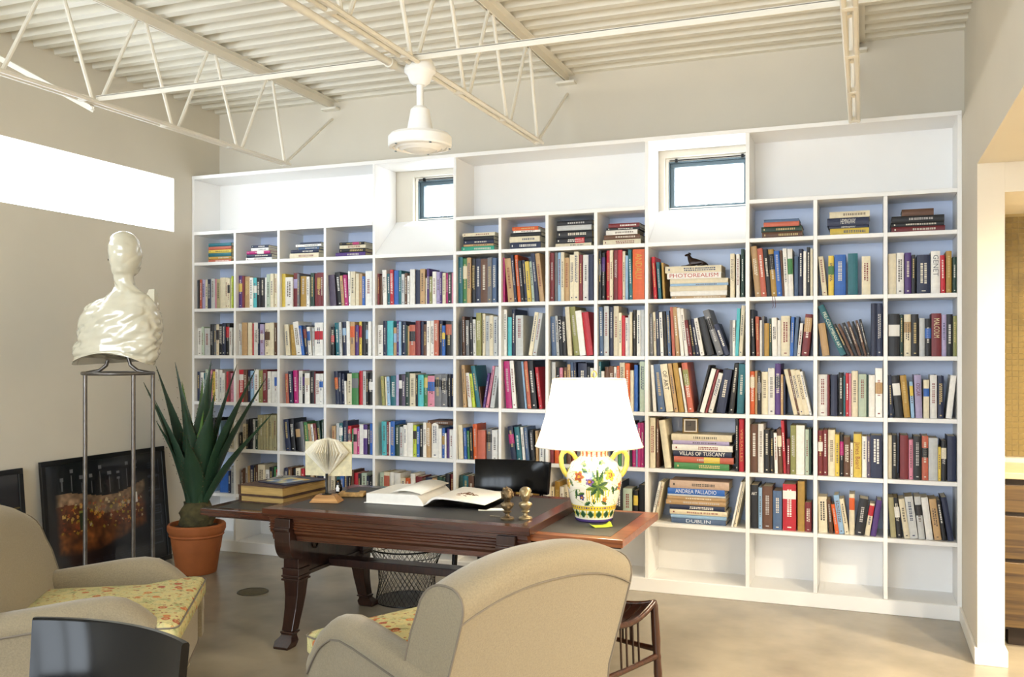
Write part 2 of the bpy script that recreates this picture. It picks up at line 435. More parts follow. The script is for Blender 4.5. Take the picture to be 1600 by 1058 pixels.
for g in ((1, 4), (6, 9), (11, 13)):
    a, b = CELL[g[0]][0], CELL[g[1]][1]
    part('shelf', MB().box(a, b, -.002, DEEP, ZU-TH, ZU))
    part('back_panel', MB().box(a, b, DEEP-.006, DEEP, ZU, ZTOP-.028), None, 0)
for c, (w0, w1, z0, z1) in ((5, W1), (10, W2)):
    a, b = CELL[c]
    part('sloped_sill', MB().hexa([(a, .001, 2.337), (b, .001, 2.337), (b, .33, 2.337), (a, .33, 2.337)], [(a, .001, 2.363), (b, .001, 2.363), (b, YB-.001, z0-.001), (a, YB-.001, z0-.001)]), None, 0)

# ================================================================== BOOKS
BOOKS='''
1 B u 2,10,238,0.0,gy|12,16,240,0.0,k|29,19,243,0.0,sa|50,29,242,0.0,lv|80,29,241,0.0,c|111,34,243,0.0,nv|148,37,247,0.0,lg|186,13,244,0.0,p|199,36,243,0.0,kh|238,46,253,0.0,c|285,30,251,0.0,c|315,23,245,0.0,c/k|341,9,239,0.0,w|351,15,263,0.0,yg
2 B u 2,34,264,0.0,pu/y|38,21,259,0.0,dr|61,52,254,0.0,t|114,32,244,0.0,w|146,32,243,0.0,aq/w|178,35,242,0.0,k|215,40,241,0.0,k|256,19,242,0.0,w|277,33,266,0.0,gg|313,31,270,0.0,c|345,27,269,0.0,c
3 B u 2,31,265,0.0,y|35,68,236,0.0,w|104,43,269,0.0,dr/lv|148,18,262,0.0,gy|170,52,242,0.0,gd|228,28,237,0.0,w|265,33,264,0.0,dg|300,22,258,0.0,dr|323,33,265,0.0,dr/gd|357,24,264,0.0,dr
4 B u 19,54,242,-4.2,gp|80,45,263,-5.9,k|124,24,234,-4.8,t|149,31,239,-3.9,mg|184,17,267,-1.9,w|202,42,263,0.0,c|246,28,246,0.0,c|274,29,245,0.0,t|304,23,224,0.0,bl|330,56,263,0.0,w
1 C u 2,45,225,0.0,w|50,24,236,0.0,gg|77,57,224,0.0,lg|137,31,257,0.0,k|168,26,251,0.0,gy|196,26,256,0.0,c/k|223,38,258,0.0,k|262,32,264,0.0,nv|295,36,264,0.0,k/r|332,29,227,0.0,w
2 C u 2,18,259,0.0,w|22,16,253,0.0,lg|40,50,266,0.0,t|93,40,265,0.0,c|133,13,258,0.0,r|147,44,265,0.0,w|197,15,264,0.0,nv|217,38,251,0.0,lv/w|260,46,259,0.0,c/br|308,37,263,0.0,c|347,20,260,0.0,br
3 C u 33,40,246,-3.8,c|88,37,243,-4.7,gd|138,50,266,-7.7,w|188,27,236,-7.6,bl|219,30,236,-6.5,nv/dr|252,28,225,-5.0,w/bl|284,16,214,-1.9,lg|305,75,258,0.0,w/r
4 C u 24,30,223,0.0,k/r|66,36,254,-3.0,te|105,21,258,-2.0,lg|130,32,260,-2.0,nv/lb|168,30,263,-1.0,w|200,39,260,0.0,t/o|241,29,236,0.0,pu|271,23,262,0.0,y/r|297,33,261,0.0,k|332,23,256,0.0,k/lb|358,26,261,0.0,w
1 D u 2,27,244,0.0,nv|30,37,239,0.0,w|68,20,233,0.0,te|89,32,263,0.0,gg|123,31,263,0.0,p|155,29,246,0.0,y|187,31,264,0.0,w|221,32,260,0.0,w|256,23,234,0.0,w|294,22,247,0.0,r|317,23,241,0.0,dr|343,26,235,0.0,p
2 D u 2,49,262,0.0,r/w|55,36,262,0.0,br|94,18,260,0.0,nv|115,33,254,0.0,lb|154,46,266,0.0,w|204,38,259,0.0,ol|243,38,264,0.0,dr|285,31,252,0.0,w|317,32,250,0.0,w|350,24,250,0.0,w/bl
3 D u 41,26,234,-2.4,sa|71,35,254,-3.1,nv|109,39,261,-2.6,mg|152,35,258,0.0,w|188,20,235,0.0,k/pu|210,44,241,0.0,w/c|258,35,255,0.0,k|295,11,253,0.0,dr|309,39,236,0.0,w|349,34,236,0.0,w/bl
4 D u 63,30,257,-3.9,nv/o|97,25,244,-2.3,nv|123,22,238,-1.9,nv|148,16,182,-1.9,w|165,43,239,0.0,c|213,58,245,0.0,gr/gy|273,29,262,0.0,r|305,28,259,0.0,lg|335,18,246,0.0,k|356,33,246,0.0,k/w
1 E u 89,44,217,0.0,gy|140,44,243,0.0,k|192,44,220,0.0,lb|308,22,247,0.0,gy|333,36,271,0.0,c
2 E u 17,20,132,0.0,k|41,36,204,0.0,c|81,24,240,0.0,k|106,27,247,0.0,k|137,21,241,0.0,lg|161,23,230,0.0,dg|190,25,278,0.0,kh|216,25,279,0.0,kh|243,25,279,0.0,kh|269,25,280,0.0,kh|296,25,281,0.0,kh|322,25,281,0.0,kh|349,25,282,0.0,kh
3 E u 37,45,250,-5.6,nv|86,39,257,-4.8,k|145,42,230,-6.3,k/t|191,31,237,-6.2,gy|224,31,232,-5.8,gr|258,21,222,-6.1,t|282,23,217,-6.2,w|307,27,223,-6.5,dr|341,29,247,-6.8,dg|374,15,257,-2.2,dg
4 E u 30,33,210,0.0,t|67,31,234,0.0,lg|101,30,235,0.0,te/w|132,41,253,0.0,nv|176,30,215,0.0,r/nv|209,15,193,0.0,gr|225,31,199,0.0,p/k|258,18,195,0.0,mg|277,36,229,0.0,w|315,34,230,0.0,pu/w|351,20,225,0.0,k|372,19,237,0.0,bl
1 F u 113,43,172,0.0,lb|229,91,179,0.0,bl|321,23,171,0.0,nv|347,34,222,0.0,lg
2 F u 31,17,192,0.0,br|50,17,208,0.0,br|69,24,223,0.0,lg|95,21,229,0.0,t|119,32,236,0.0,nv|152,20,237,0.0,k|173,19,238,0.0,br|193,67,245,0.0,c|264,39,208,0.0,w|306,35,229,0.0,k|343,22,233,0.0,gr|366,16,212,0.0,r
3 F u 17,34,229,0.0,nv|58,34,236,0.0,br|99,27,226,0.0,k|133,41,234,0.0,c|180,27,230,0.0,r|220,40,232,0.0,dg|267,33,246,0.0,t|307,27,230,0.0,k|341,33,238,0.0,nv
4 F u 24,35,186,0.0,c|76,27,183,0.0,te|106,36,213,0.0,bl|145,34,226,0.0,nv|180,18,227,0.0,k|200,26,239,0.0,br|229,37,219,0.0,r|270,22,215,0.0,k|295,46,222,0.0,gg|343,25,202,0.0,nv|370,24,197,0.0,k
5 B u 3,15,240,0.0,dr|19,25,228,0.0,br|50,34,266,-1.3,w|87,25,237,-1.4,te|114,30,266,-0.8,r|148,36,260,0.0,bl|185,23,259,0.0,te|209,26,230,0.0,lg|237,22,238,0.0,br|261,18,216,0.0,w|282,40,264,0.0,w|326,35,257,0.0,nv|365,40,264,0.0,t|410,13,195,0.0,c|424,18,265,0.0,pu|443,24,205,0.0,ol|470,31,241,0.0,w|503,29,238,0.0,lv|533,15,238,0.0,pu|554,26,228,0.0,c|581,15,225,0.0,mg|599,28,232,0.0,k|629,11,226,0.0,p
5 C u 6,44,233,0.0,w|54,29,264,0.0,nv|84,51,263,0.0,aq|138,27,213,0.0,t/lb|166,24,263,0.0,pu|191,17,257,0.0,lb|209,33,257,0.0,nv|244,14,229,0.0,dg|259,17,223,0.0,t|278,49,231,0.0,sa/k|330,38,261,0.0,dr|369,24,255,0.0,nv|395,27,233,0.0,br|423,27,259,0.0,w|451,31,259,0.0,w|484,37,264,0.0,sa|523,27,261,0.0,nv|551,24,223,0.0,bl/y|577,51,255,0.0,k/sa|629,11,252,0.0,gy
6 B u 4,34,340,0.0,te|39,34,330,0.0,gr/c|74,31,334,0.0,t|107,31,327,0.0,k|144,36,324,0.0,nv|181,55,322,0.0,br|238,33,328,0.0,gy|273,32,326,0.0,gb
7 B u 2,12,324,0.0,mg|42,47,316,-5.3,t|90,19,341,-4.9,nv|112,25,340,-4.6,o|140,26,297,-4.9,k|167,20,302,-4.5,nv|191,30,290,-4.3,y|223,20,289,-4.3,gg|249,31,345,-5.5,nv|283,34,345,-6.2,t
8 B u 2,30,345,0.0,dr|34,21,345,0.0,gy|56,25,345,0.0,lb|83,24,345,0.0,c|107,34,306,0.0,t|146,31,325,0.0,c|178,35,345,0.0,c|214,26,323,0.0,dr|243,39,321,0.0,w|284,35,320,0.0,nv
9 B u 2,18,342,0.0,k/gy|21,25,331,0.0,k/pu|54,25,345,0.0,r|80,23,345,0.0,c|108,30,345,0.0,dr|138,30,345,0.0,r|169,18,336,0.0,c|190,18,305,0.0,lb|216,24,344,-1.6,te|241,80,345,0.0,o
10 B u 29,23,289,-3.4,r|62,20,252,-3.7,te|94,14,246,-2.8,gd|541,28,289,0.0,c|579,22,286,0.0,w|611,18,318,0.0,dg
6 C u 18,18,256,0.0,k|39,19,288,-0.8,br|63,27,261,-0.6,gy|100,19,285,-1.2,k|123,23,265,-1.1,w|149,39,313,0.0,ol|192,23,307,0.0,c|218,32,291,0.0,lg|252,30,293,0.0,c|284,32,284,0.0,lg
7 C u 2,25,334,0.0,w|38,29,278,0.0,aq|69,25,335,0.0,nv|100,56,290,0.0,lg|196,29,312,9.0,c|229,29,306,8.8,lg
8 C u 14,34,279,-2.4,gb|49,19,283,-2.8,lg|68,27,280,-2.8,k|98,28,277,-2.4,k|134,31,345,-3.6,c|179,40,345,-5.9,ol|221,43,316,-6.4,w|268,47,305,-7.0,r
9 C u 9,27,339,-1.3,gb|39,34,344,0.0,lg|75,29,338,0.0,nv|106,35,344,0.0,c|144,20,297,0.0,c|166,20,277,0.0,r|188,21,263,0.0,w|210,11,281,0.0,lg|222,16,301,0.0,c|241,22,315,0.0,k|269,26,312,0.0,w|299,24,314,0.0,lg
10 C u 6,21,289,-0.9,gy|32,17,298,-1.5,c|53,20,303,-1.8,nv|77,20,297,-2.2,w|101,22,302,-2.5,k|128,20,306,-2.6,gb|158,19,330,-2.9,sa|183,25,330,-3.9,t|215,22,324,-5.3,w|242,23,319,-6.4,w|270,22,241,-7.6,dr|294,23,245,-8.3,k|319,22,250,-9.0,nv|346,26,254,-10.1,w|390,47,263,-14.1,k|458,42,315,-18.2,gy/k|507,35,219,-20.1,nv|537,18,237,0.0,gy|555,18,237,0.0,w|573,20,313,2.1,aq|595,23,332,2.9,c
10 D u 26,22,318,-3.4,w|64,45,324,-6.3,gb|117,48,325,-7.7,c|173,25,331,-8.1,t|205,33,334,-8.0,gd|246,14,302,-8.9,w|265,37,335,-8.0,sa/ol|318,13,326,14.1,k|337,30,302,15.4,w|374,15,297,15.3,dr|395,29,273,15.0,w|448,57,291,9.8,nv|530,31,332,6.5,k|583,43,327,2.6,te
5 D u 44,26,222,-3.5,ol|73,13,218,-2.6,c|88,24,220,-2.6,lb|114,42,226,0.0,te|158,24,232,0.0,lv|184,31,238,0.0,k/w|216,28,235,0.0,gp|246,32,257,0.0,dg|281,48,246,0.0,c|332,17,234,0.0,k|350,45,236,0.0,aq|396,29,236,0.0,gr/y|429,58,229,0.0,p/bl|488,53,241,0.0,gy/k|542,51,241,0.0,gy/k|601,18,241,0.0,k|620,20,242,0.0,nv
6 D u 45,25,310,-2.9,t|78,29,253,-4.9,w|114,23,248,-6.3,yg|149,32,307,-9.1,te|184,10,154,-6.6,br|199,16,254,9.2,pu|218,21,307,10.2,p|254,32,302,8.1,lg
7 D u 27,43,340,-3.6,mg|77,30,345,-4.2,w|119,49,340,-4.6,k|172,13,340,-5.0,lb|190,27,340,-5.3,sa|221,40,343,-5.6,k|278,24,299,-6.4,r
8 D u 15,27,336,0.0,lg|45,25,299,0.0,k|74,22,296,0.0,p|100,26,299,0.0,br|128,22,319,0.0,t|168,23,334,-3.3,gb|191,18,334,-2.9,nv|209,63,328,0.0,nv|273,20,304,0.0,k|296,24,295,0.0,w
9 D u 2,15,341,0.0,te|19,21,274,0.0,w|43,31,304,0.0,br|76,31,308,0.0,br|111,17,305,0.0,w|131,17,311,0.0,o|151,35,333,0.0,c|188,32,329,0.0,o|223,25,281,0.0,c|253,24,318,0.0,bl|290,37,342,0.0,gg
5 E u 40,41,257,-0.9,aq|83,17,258,0.0,dr|102,12,253,0.0,w|115,36,261,0.0,bl|154,36,233,0.0,dg|193,28,220,0.0,lg|224,30,235,0.0,w|256,48,252,0.0,w|308,27,237,0.0,yg/k|336,24,227,0.0,bl|361,28,239,0.0,k|390,28,258,0.0,w|419,34,257,0.0,t|458,55,258,0.0,w|518,27,218,0.0,w|548,21,222,0.0,bl/gd|571,13,185,0.0,w|587,21,218,0.0,pu|610,30,214,0.0,w
6 E u 10,35,248,-1.8,c|53,21,228,-2.0,bl|77,16,207,-2.2,gr|98,20,229,-2.0,k|123,32,257,-1.8,o|159,60,216,0.0,sa|225,43,228,0.0,gy/k|270,43,219,0.0,w
7 E u 65,40,250,-7.6,nv/mg|112,38,246,-5.9,te|154,20,247,-5.0,w|181,24,247,-4.5,gb|216,31,228,-4.4,k|254,18,224,-2.0,t|277,34,130,0.0,w
8 E u 2,27,291,0.0,dr|35,33,304,0.0,o|71,26,299,0.0,dr|100,23,293,0.0,dg|126,32,306,0.0,br|162,28,295,0.0,dr|197,32,302,0.0,gy|234,27,303,0.0,w|264,31,298,0.0,k|297,24,305,0.0,c
9 E u 2,22,300,0.0,k|27,29,307,0.0,r|61,23,302,0.0,gy|86,24,309,0.0,nv|113,21,303,0.0,lg|136,25,310,0.0,gr|163,15,293,0.0,c|179,17,299,0.0,gy|198,20,294,0.0,w|220,15,306,0.0,k|237,25,283,0.0,mg|264,11,289,0.0,lb|278,20,302,0.0,mg|300,19,303,0.0,mg
10 E u 6,36,340,0.0,c|49,16,329,0.0,br|107,42,325,-7.4,c|573,19,345,0.0,k|598,30,345,0.0,r
10 F u 9,16,277,12.1,w|31,16,278,11.6,c|546,13,304,11.9,w|564,15,305,11.4,c
6 F u 10,27,245,0.0,dg|39,44,242,0.0,te|84,43,244,0.0,br|132,35,251,0.0,k|173,35,243,0.0,r|213,34,255,0.0,gd|253,51,252,0.0,w
7 F u 4,34,262,0.0,nv|44,45,259,0.0,br|94,45,267,0.0,gd|144,39,264,0.0,k|189,36,271,0.0,c|227,71,274,0.0,gd|304,13,271,0.0,w
8 F u 2,27,197,0.0,c|35,37,236,0.0,gd|74,31,201,0.0,w|107,31,215,0.0,c|145,39,229,0.0,dr|190,32,225,0.0,k|229,38,234,0.0,te|273,48,224,0.0,c
9 F u 2,35,240,0.0,br|43,38,249,0.0,k|86,27,245,0.0,gd|118,50,259,0.0,k|171,64,214,0.0,gg|247,31,205,0.0,k/y|284,39,243,0.0,k
5 F u 25,33,235,0.0,gg|60,47,240,0.0,c/sa|110,37,240,0.0,w|150,50,236,0.0,w|202,42,200,0.0,c|246,37,202,0.0,o|286,37,237,0.0,w|325,52,217,0.0,dr|379,28,209,0.0,br|410,58,216,0.0,nv|470,37,213,0.0,t|509,36,226,0.0,dg|548,27,222,0.0,dg|577,33,251,0.0,k|612,28,247,0.0,dr
11 B u 33,39,333,-5.5,t|72,34,316,-5.0,sa|106,33,309,-5.1,k|138,33,308,-4.4,gd/k|171,33,296,-4.1,bl|204,13,300,-3.2,br|217,25,311,-2.4,w|243,30,306,-1.6,w/gr|277,24,258,0.0,gb|304,26,304,0.0,nv|333,17,289,0.0,w|354,20,314,0.0,k|376,14,303,0.0,c
12 B u 29,30,251,-6.0,c|65,32,253,0.0,y/gr|101,67,258,0.0,bl|182,57,263,0.0,te|263,51,242,0.0,c
13 B u 4,45,252,0.0,c|51,42,257,0.0,w|98,37,255,0.0,pu|138,20,240,0.0,k|167,76,239,0.0,nv|246,51,259,0.0,w|301,25,231,-1.1,r|330,30,256,0.0,gd|366,22,219,0.0,dg
11 C u 10,20,304,-1.6,k|39,22,258,-1.4,sa|63,13,234,0.0,w|77,12,260,0.0,gy|91,30,213,0.0,gd|122,15,244,0.0,dg|141,31,249,-1.0,w|172,20,233,0.0,w|195,55,260,0.0,c|251,20,252,1.9,bl|273,19,255,3.3,gb|294,19,211,5.2,w|321,44,268,5.4,dr/t
12 C u 29,43,209,-7.5,t|138,39,345,-23.4,te|182,19,218,-24.2,k|203,16,217,-22.8,br|223,19,222,-20.5,k|245,17,227,-18.2,br|265,13,226,-15.7,k|280,15,231,-14.0,br|298,15,236,-12.7,k|317,31,331,0.0,nv|349,34,330,0.0,nv
13 C u 6,63,263,0.0,k/w|72,16,258,0.0,dg|94,39,259,0.0,c/t|136,40,259,0.0,k|180,31,235,0.0,lg|213,33,231,0.0,k/bl|249,54,262,0.0,dr|305,26,254,0.0,lv|333,33,256,0.0,k|368,20,246,0.0,ol
11 D u 1,28,280,0.0,o/c|32,14,283,0.0,t|47,24,273,0.0,k/gy|72,40,277,0.0,c|114,41,301,0.0,w|158,34,331,0.0,pu/nv|194,15,261,0.0,t|211,11,249,0.0,nv|275,24,299,-12.1,c|298,16,294,-11.8,br|313,27,297,-11.7,c|340,30,294,-11.8,c|371,15,285,-12.1,w
12 D u 2,56,263,0.0,w|58,14,261,0.0,dr|79,39,261,0.0,nv|126,27,275,0.0,k|155,11,255,0.0,te|168,19,273,0.0,r|188,13,270,0.0,p|203,37,287,0.0,c|244,46,267,0.0,gg|294,8,263,0.0,dg|304,35,263,0.0,w|342,42,305,0.0,w/t
13 D u 11,20,261,-2.0,nv|46,43,258,-5.5,k/w|95,35,261,-5.4,gd|135,19,223,-2.9,lb/y|160,38,265,-2.0,lv|204,32,235,0.0,c/bl|241,38,266,0.0,w|284,33,260,0.0,nv|328,32,264,5.9,w
11 E u 3,46,313,0.0,br|52,34,318,0.0,w|89,34,280,0.0,k|126,24,273,0.0,k|157,19,262,-1.6,w|179,27,288,-2.0,br/c|211,18,342,-2.9,r|232,18,226,0.0,dr|254,34,314,0.0,ol|289,51,315,0.0,w|345,22,291,0.0,gg|368,13,292,0.0,dg
12 E u 2,29,286,0.0,dr/w|33,27,291,0.0,dr|63,41,292,0.0,c|105,26,264,0.0,y|134,21,265,0.0,k/mg|156,38,249,0.0,br|196,16,216,0.0,w|215,47,271,0.0,y|265,28,258,0.0,w|294,19,259,0.0,gp|315,66,266,0.0,nv
13 E u 2,22,269,0.0,c|25,31,270,0.0,k|72,46,271,0.0,dr|121,25,245,0.0,p|147,45,268,0.0,k|195,36,270,0.0,sa/k|233,51,260,0.0,lg|286,15,206,0.0,y|303,28,246,0.0,k/c|337,47,275,0.0,nv
11 F u 1,50,282,0.0,k|54,22,270,0.0,lb|77,64,277,0.0,br|146,54,254,0.0,gb|206,81,299,0.0,r/w|298,42,321,0.0,gd|343,39,189,0.0,dr
12 F u 6,53,229,-1.2,c|71,24,214,-4.6,br|107,23,187,-8.2,o|129,32,246,-7.9,lb|164,26,225,-8.7,c|189,32,256,0.0,c/o|220,54,230,7.3,k|279,29,204,8.9,c/r|313,32,229,9.1,pu
13 F u 19,31,249,-3.9,kh|54,29,249,-5.1,k/w|96,33,245,-8.0,c|128,47,259,-7.0,lg|178,36,262,-5.9,lg/k|221,38,259,-7.0,w|266,40,251,-7.3,t|311,23,247,-8.5,k|342,32,266,-8.9,nv
1 S s 95,229,0,25,sa|95,229,26,23,gd|95,229,49,30,te|95,229,79,25,y|95,229,105,27,sa|95,229,133,27,te
2 S s 64,254,0,25,w|77,239,25,26,nv|73,226,52,25,mg/w|119,168,77,24,w|119,165,101,23,nv
3 S s 68,269,0,42,c|76,256,43,26,nv|144,193,69,22,gb|124,238,92,18,w|162,188,110,16,nv
4 S s 60,264,0,32,pu|90,231,32,29,k|94,231,62,27,c|96,219,89,21,k/mg
6 S s 23,260,0,35,tg|41,237,36,15,t|44,239,51,28,nv|41,237,79,29,k|31,258,108,26,c
7 S s 51,233,0,49,nv|47,231,49,41,c|54,235,91,27,k|79,205,118,15,w|70,198,133,26,o
8 S s 36,264,0,26,c|39,267,26,39,k/r|48,258,65,50,k|52,251,116,35,lg|48,263,151,33,k
9 S s 27,267,0,37,c|35,254,38,31,br|51,222,69,32,w|53,236,102,16,k|67,217,118,30,dr
10 B s 151,362,0,17,t|143,376,18,32,w|139,380,50,35,c|141,386,86,16,lb|141,384,102,31,c|120,360,134,40,w|107,375,174,45,c
5 E s 426,203,245,30,br
10 E s 168,364,0,42,gr|166,395,43,41,sa/y|160,389,84,40,nv|154,401,124,40,w|157,375,165,26,lv|148,401,191,43,c
10 F s 148,362,0,34,gb|144,371,35,26,lb|139,381,61,31,c|136,368,92,32,nv|112,397,124,33,t|121,388,157,25,t|124,385,183,12,lg|124,380,195,41,bl|139,393,236,52,sc
11 S s 75,250,0,39,br|70,253,39,35,dg|85,221,74,29,sa|87,217,103,18,gb
12 S s 75,230,0,42,y|67,233,42,17,nv|58,247,60,49,nv|72,238,109,39,c
13 S s 22,303,0,34,dr|19,301,34,27,k|24,297,62,39,k|82,180,101,41,br
'''
PAL = dict(w=('e6e3dc','white'), c=('ddd2b6','cream'), t=('b8966a','tan'), gy=('6f7074','grey'), lg=('bfc1c0','pale grey'), k=('17171b','black'), nv=('1c2542','navy'), bl=('2a5fae','blue'),
 lb=('8fb0cf','light blue'), gb=('4a6080','slate blue'), te=('1f6470','teal'), aq=('4fb0b8','turquoise'), tg=('35a184','sea green'), gr=('3f7a45','green'), dg=('1d3a2f','dark green'), gg=('b4c2ae','pale green'), yg=('b9c93a','lime green'),
 y=('d8bc4e','yellow'), gd=('a8843c','mustard'), o=('cf5a22','orange'), r=('b8202e','red'), dr=('74242a','maroon'), sa=('b8604a','salmon'), sc=('c8ad98','dusty pink'), p=('d0859a','pink'), mg=('b01d6e','magenta'), pu=('4c2f72','purple'), lv=('a79cc0','lavender'), gp=('54495f','plum grey'),
 br=('5c3c28','brown'), kh=('a29a74','khaki'), ol=('8a8a50','olive'))
ORD = ['first','second','third','fourth','fifth','sixth','seventh','eighth','ninth','tenth','eleventh','twelfth','thirteenth','fourteenth','fifteenth','sixteenth','seventeenth','eighteenth','nineteenth','twentieth','twenty-first','twenty-second','twenty-third']
NUM = ['zero','one','two','three','four','five','six','seven','eight','nine','ten','eleven','twelve','thirteen']
ROWN = dict(S='top', B='second', C='third', D='fourth', E='fifth', F='sixth')
rb = random.Random(11)
blist = []
for ln in BOOKS.strip().split('\n'):
    c, r, k, t = ln.split(' ')
    c = int(c); x0, x1 = CELL[c]
    for i, e in enumerate(t.split('|')):
        q = e.split(',')
        d = dict(col=c, row=r, kind=k, i=i, n=t.count('|')+1, a=x0 + float(q[0])/1000, c=q[4])
        if k == 'u': d.update(w=float(q[1])/1000, h=float(q[2])/1000, lean=float(q[3]))
        else: d.update(h=float(q[1])/1000, z=float(q[2])/1000, w=float(q[3])/1000, lean=90)
        x = d['a']; zc = 1.0
        Z = x*-.3602 + 6.119*.9329
        vis = 1.0
        if r == 'F' and 3 <= c <= 9: vis = .3
        if r in 'DE' and c in (8, 9): vis = .45
        if c == 1 and r in 'DEF': vis = .5
        d['area'] = d['w'] * d['h'] / Z**2 * vis
        blist.append(d)
blist.sort(key=lambda d: -d['area'])
def book_geo(d, cov, pag, lab, lab2):
    """adds one book, spine to the front, local x = thickness, z = height"""
    w, h = d['w'], d['h']
    if d['kind'] == 'u' and d['lean']: w = max(.006, w*cos(rad(d['lean'])))
    d['w2'] = w
    dep = d['dep']; t = min(.0028, w*.16)
    c1, *c2 = d['c'].split('/'); jit = .9 + .2*rb.random()
    col = tuple(min(1, v*jit) for v in lin(PAL[c1][0]))
    bulge = .004 if w > .02 else .0015
    fr = [(0, bulge), (w*.25, bulge*.25), (w*.5, 0), (w*.75, bulge*.25), (w, bulge)]
    n = len(fr)
    vs = [(x, y, 0) for x, y in fr] + [(x, y, h) for x, y in fr]
    vs += [(t, bulge+t, 0), (w-t, bulge+t, 0), (t, bulge+t, h), (w-t, bulge+t, h)]
    fs = [(j, j+1, n+j+1, n+j) for j in range(n-1)]
    fs += [(10, 11, 4, 3, 2, 1, 0), (12, 5, 6, 7, 8, 9, 13), (10, 12, 13, 11)]
    cov.add(vs, fs, col)
    cov.box(0, t, bulge, dep, 0, h, col); cov.box(w-t, w, bulge, dep, 0, h, col)
    pc = lin('d9cfb4') if rb.random() < .75 else lin('b8a67c')
    pag.box(t*1.02, w-t*1.02, bulge+t, dep-.004, .003, h-.003, pc)
    if c2:
        cc = lin(PAL[c2[0]][0]); z0 = h*rb.uniform(.45, .62); z1 = z0 + h*rb.uniform(.2, .34)
        if c1 == 'r' and c2[0] == 'w': z0, z1 = h*.68, h*.86
        lab2.add([(x, y-.0004, z0) for x, y in fr] + [(x, y-.0004, z1) for x, y in fr], [(j, j+1, n+j+1, n+j) for j in range(n-1)], cc)
    # title strokes: fine bars of print, no letters
    if w > .014 and not d.get('title') and rb.random() < .8:
        dark = sum(col) > .9
        tc = lin(rb.choice(['3a3430', '5a4a3c', '7a2a24', '2c3a5a'] if dark else ['d9d2c0', 'c9b072', 'e8e4da', 'b8b4b0']))
        ln = rb.choice([1, 1, 2]) if w > .026 else 1
        zz0 = h*rb.uniform(.3, .45); zz1 = h*rb.uniform(.75, .92)
        for q in range(ln):
            xc = w*(.5 if ln == 1 else (.36, .64)[q]); hw = w*(.16 if ln == 1 else .09)
            z = zz1
            while z > zz0:
                l = rb.uniform(.005, .013)
                lab.add([(xc-hw, -.0003+bulge*.1, z-l), (xc+hw, -.0003+bulge*.1, z-l), (xc+hw, -.0003+bulge*.1, z), (xc-hw, -.0003+bulge*.1, z)], [(0, 1, 2, 3)], tc)
                z -= l + rb.uniform(.0022, .005)
        if rb.random() < .5:
            lab.add([(w*.35, -.0003, h*.06), (w*.65, -.0003, h*.06), (w*.65, -.0003, h*.085), (w*.35, -.0003, h*.085)], [(0, 1, 2, 3)], tc)
def book_pose(d):
    y = d['sb']
    z0 = ROWZ[d['row']] + .0006
    if d['kind'] == 's':
        return (d['a'], y, z0 + d['z'] + d['w']), rad(90)
    th = rad(d['lean']); w = d['w2']
    if th > 0: return (d['a'] + d['w'] - w*cos(th), y, z0 + w*sin(th)), th
    return (d['a'], y, z0), th
TITLES = {(10,'B','s',5): ('PHOTOREALISM', 'b0402e', .9, 'white book with large red PHOTOREALISM lettering in the stack under the bronze dog'),
 (10,'E','s',2): ('VILLAS OF TUSCANY', 'e8e6e0', .78, 'navy book titled VILLAS OF TUSCANY lying in the stack below the small clock'),
 (10,'E','u',4): ('VERSAILLES', 'd8a060', .62, 'bright red upright VERSAILLES book beside the stack with the clock'),
 (10,'F','s',7): ('ANDREA PALLADIO', 'd8dfe8', .72, 'blue book second from top in the lowest big stack, pale capitals'),
 (10,'F','s',0): ('DUBLIN', 'd8dfe8', .45, 'slate blue DUBLIN book at the bottom of the lowest big stack'),
 (12,'C','u',1): ('PRE-COLUMBIAN ART', 'd8dcc8', .72, 'tall teal PRE-COLUMBIAN ART book leaning steeply against the cubby side'),
 (8,'C','u',2): ('ITALIA', 'e8e6e0', .5, 'black leaning ITALIA book, third row, column eight from left'),
 (12,'S','s',2): ('HEMINGWAY', 'e0ddd6', .36, 'thick navy book under a cream one in a top row stack, column twelve'),
 (12,'S','s',1): ('HEMINGWAY', 'e0ddd6', .36, 'thin navy book on a yellow one in a top row stack, column twelve'),
 (12,'E','u',7): ('James Beard', '8a3a24', .62, 'yellow upright book with brown lettering, fifth row, column twelve from left'),
 (13,'B','u',5): ('GENET', '6a6a70', .5, 'white thick book with grey capitals, second row, column beside right wall'),
 (13,'C','u',6): ('MALCOLM', 'd8c8a0', .45, 'maroon thick book with cream capitals, third row, column beside right wall'),
 (13,'D','u',4): ('OSCAR', '6a2a3a', .3, 'lavender-white book with maroon capitals, fourth row, column beside right wall'),
 (11,'F','u',0): ('ART', 'e8e6e0', .14, 'black thick ART book first from left in the sixth row, column eleven'),
 (10,'D','u',2): ('OF ART', '3a3020', .4, 'thick cream leaning book titled OF ART, fourth row, column ten'),
 (8,'D','u',1): ('LAW', 'e8e6e0', .3, 'black LAW book just above the lampshade, fourth row, column eight'),
 (9,'B','u',9): ('ANDALU', 'd0a040', .5, 'broad orange ANDALU book last in its cubby, second row, column nine')}
TM = {}
ni = 0
stc, stp, stl = MB(), MB(), MB()
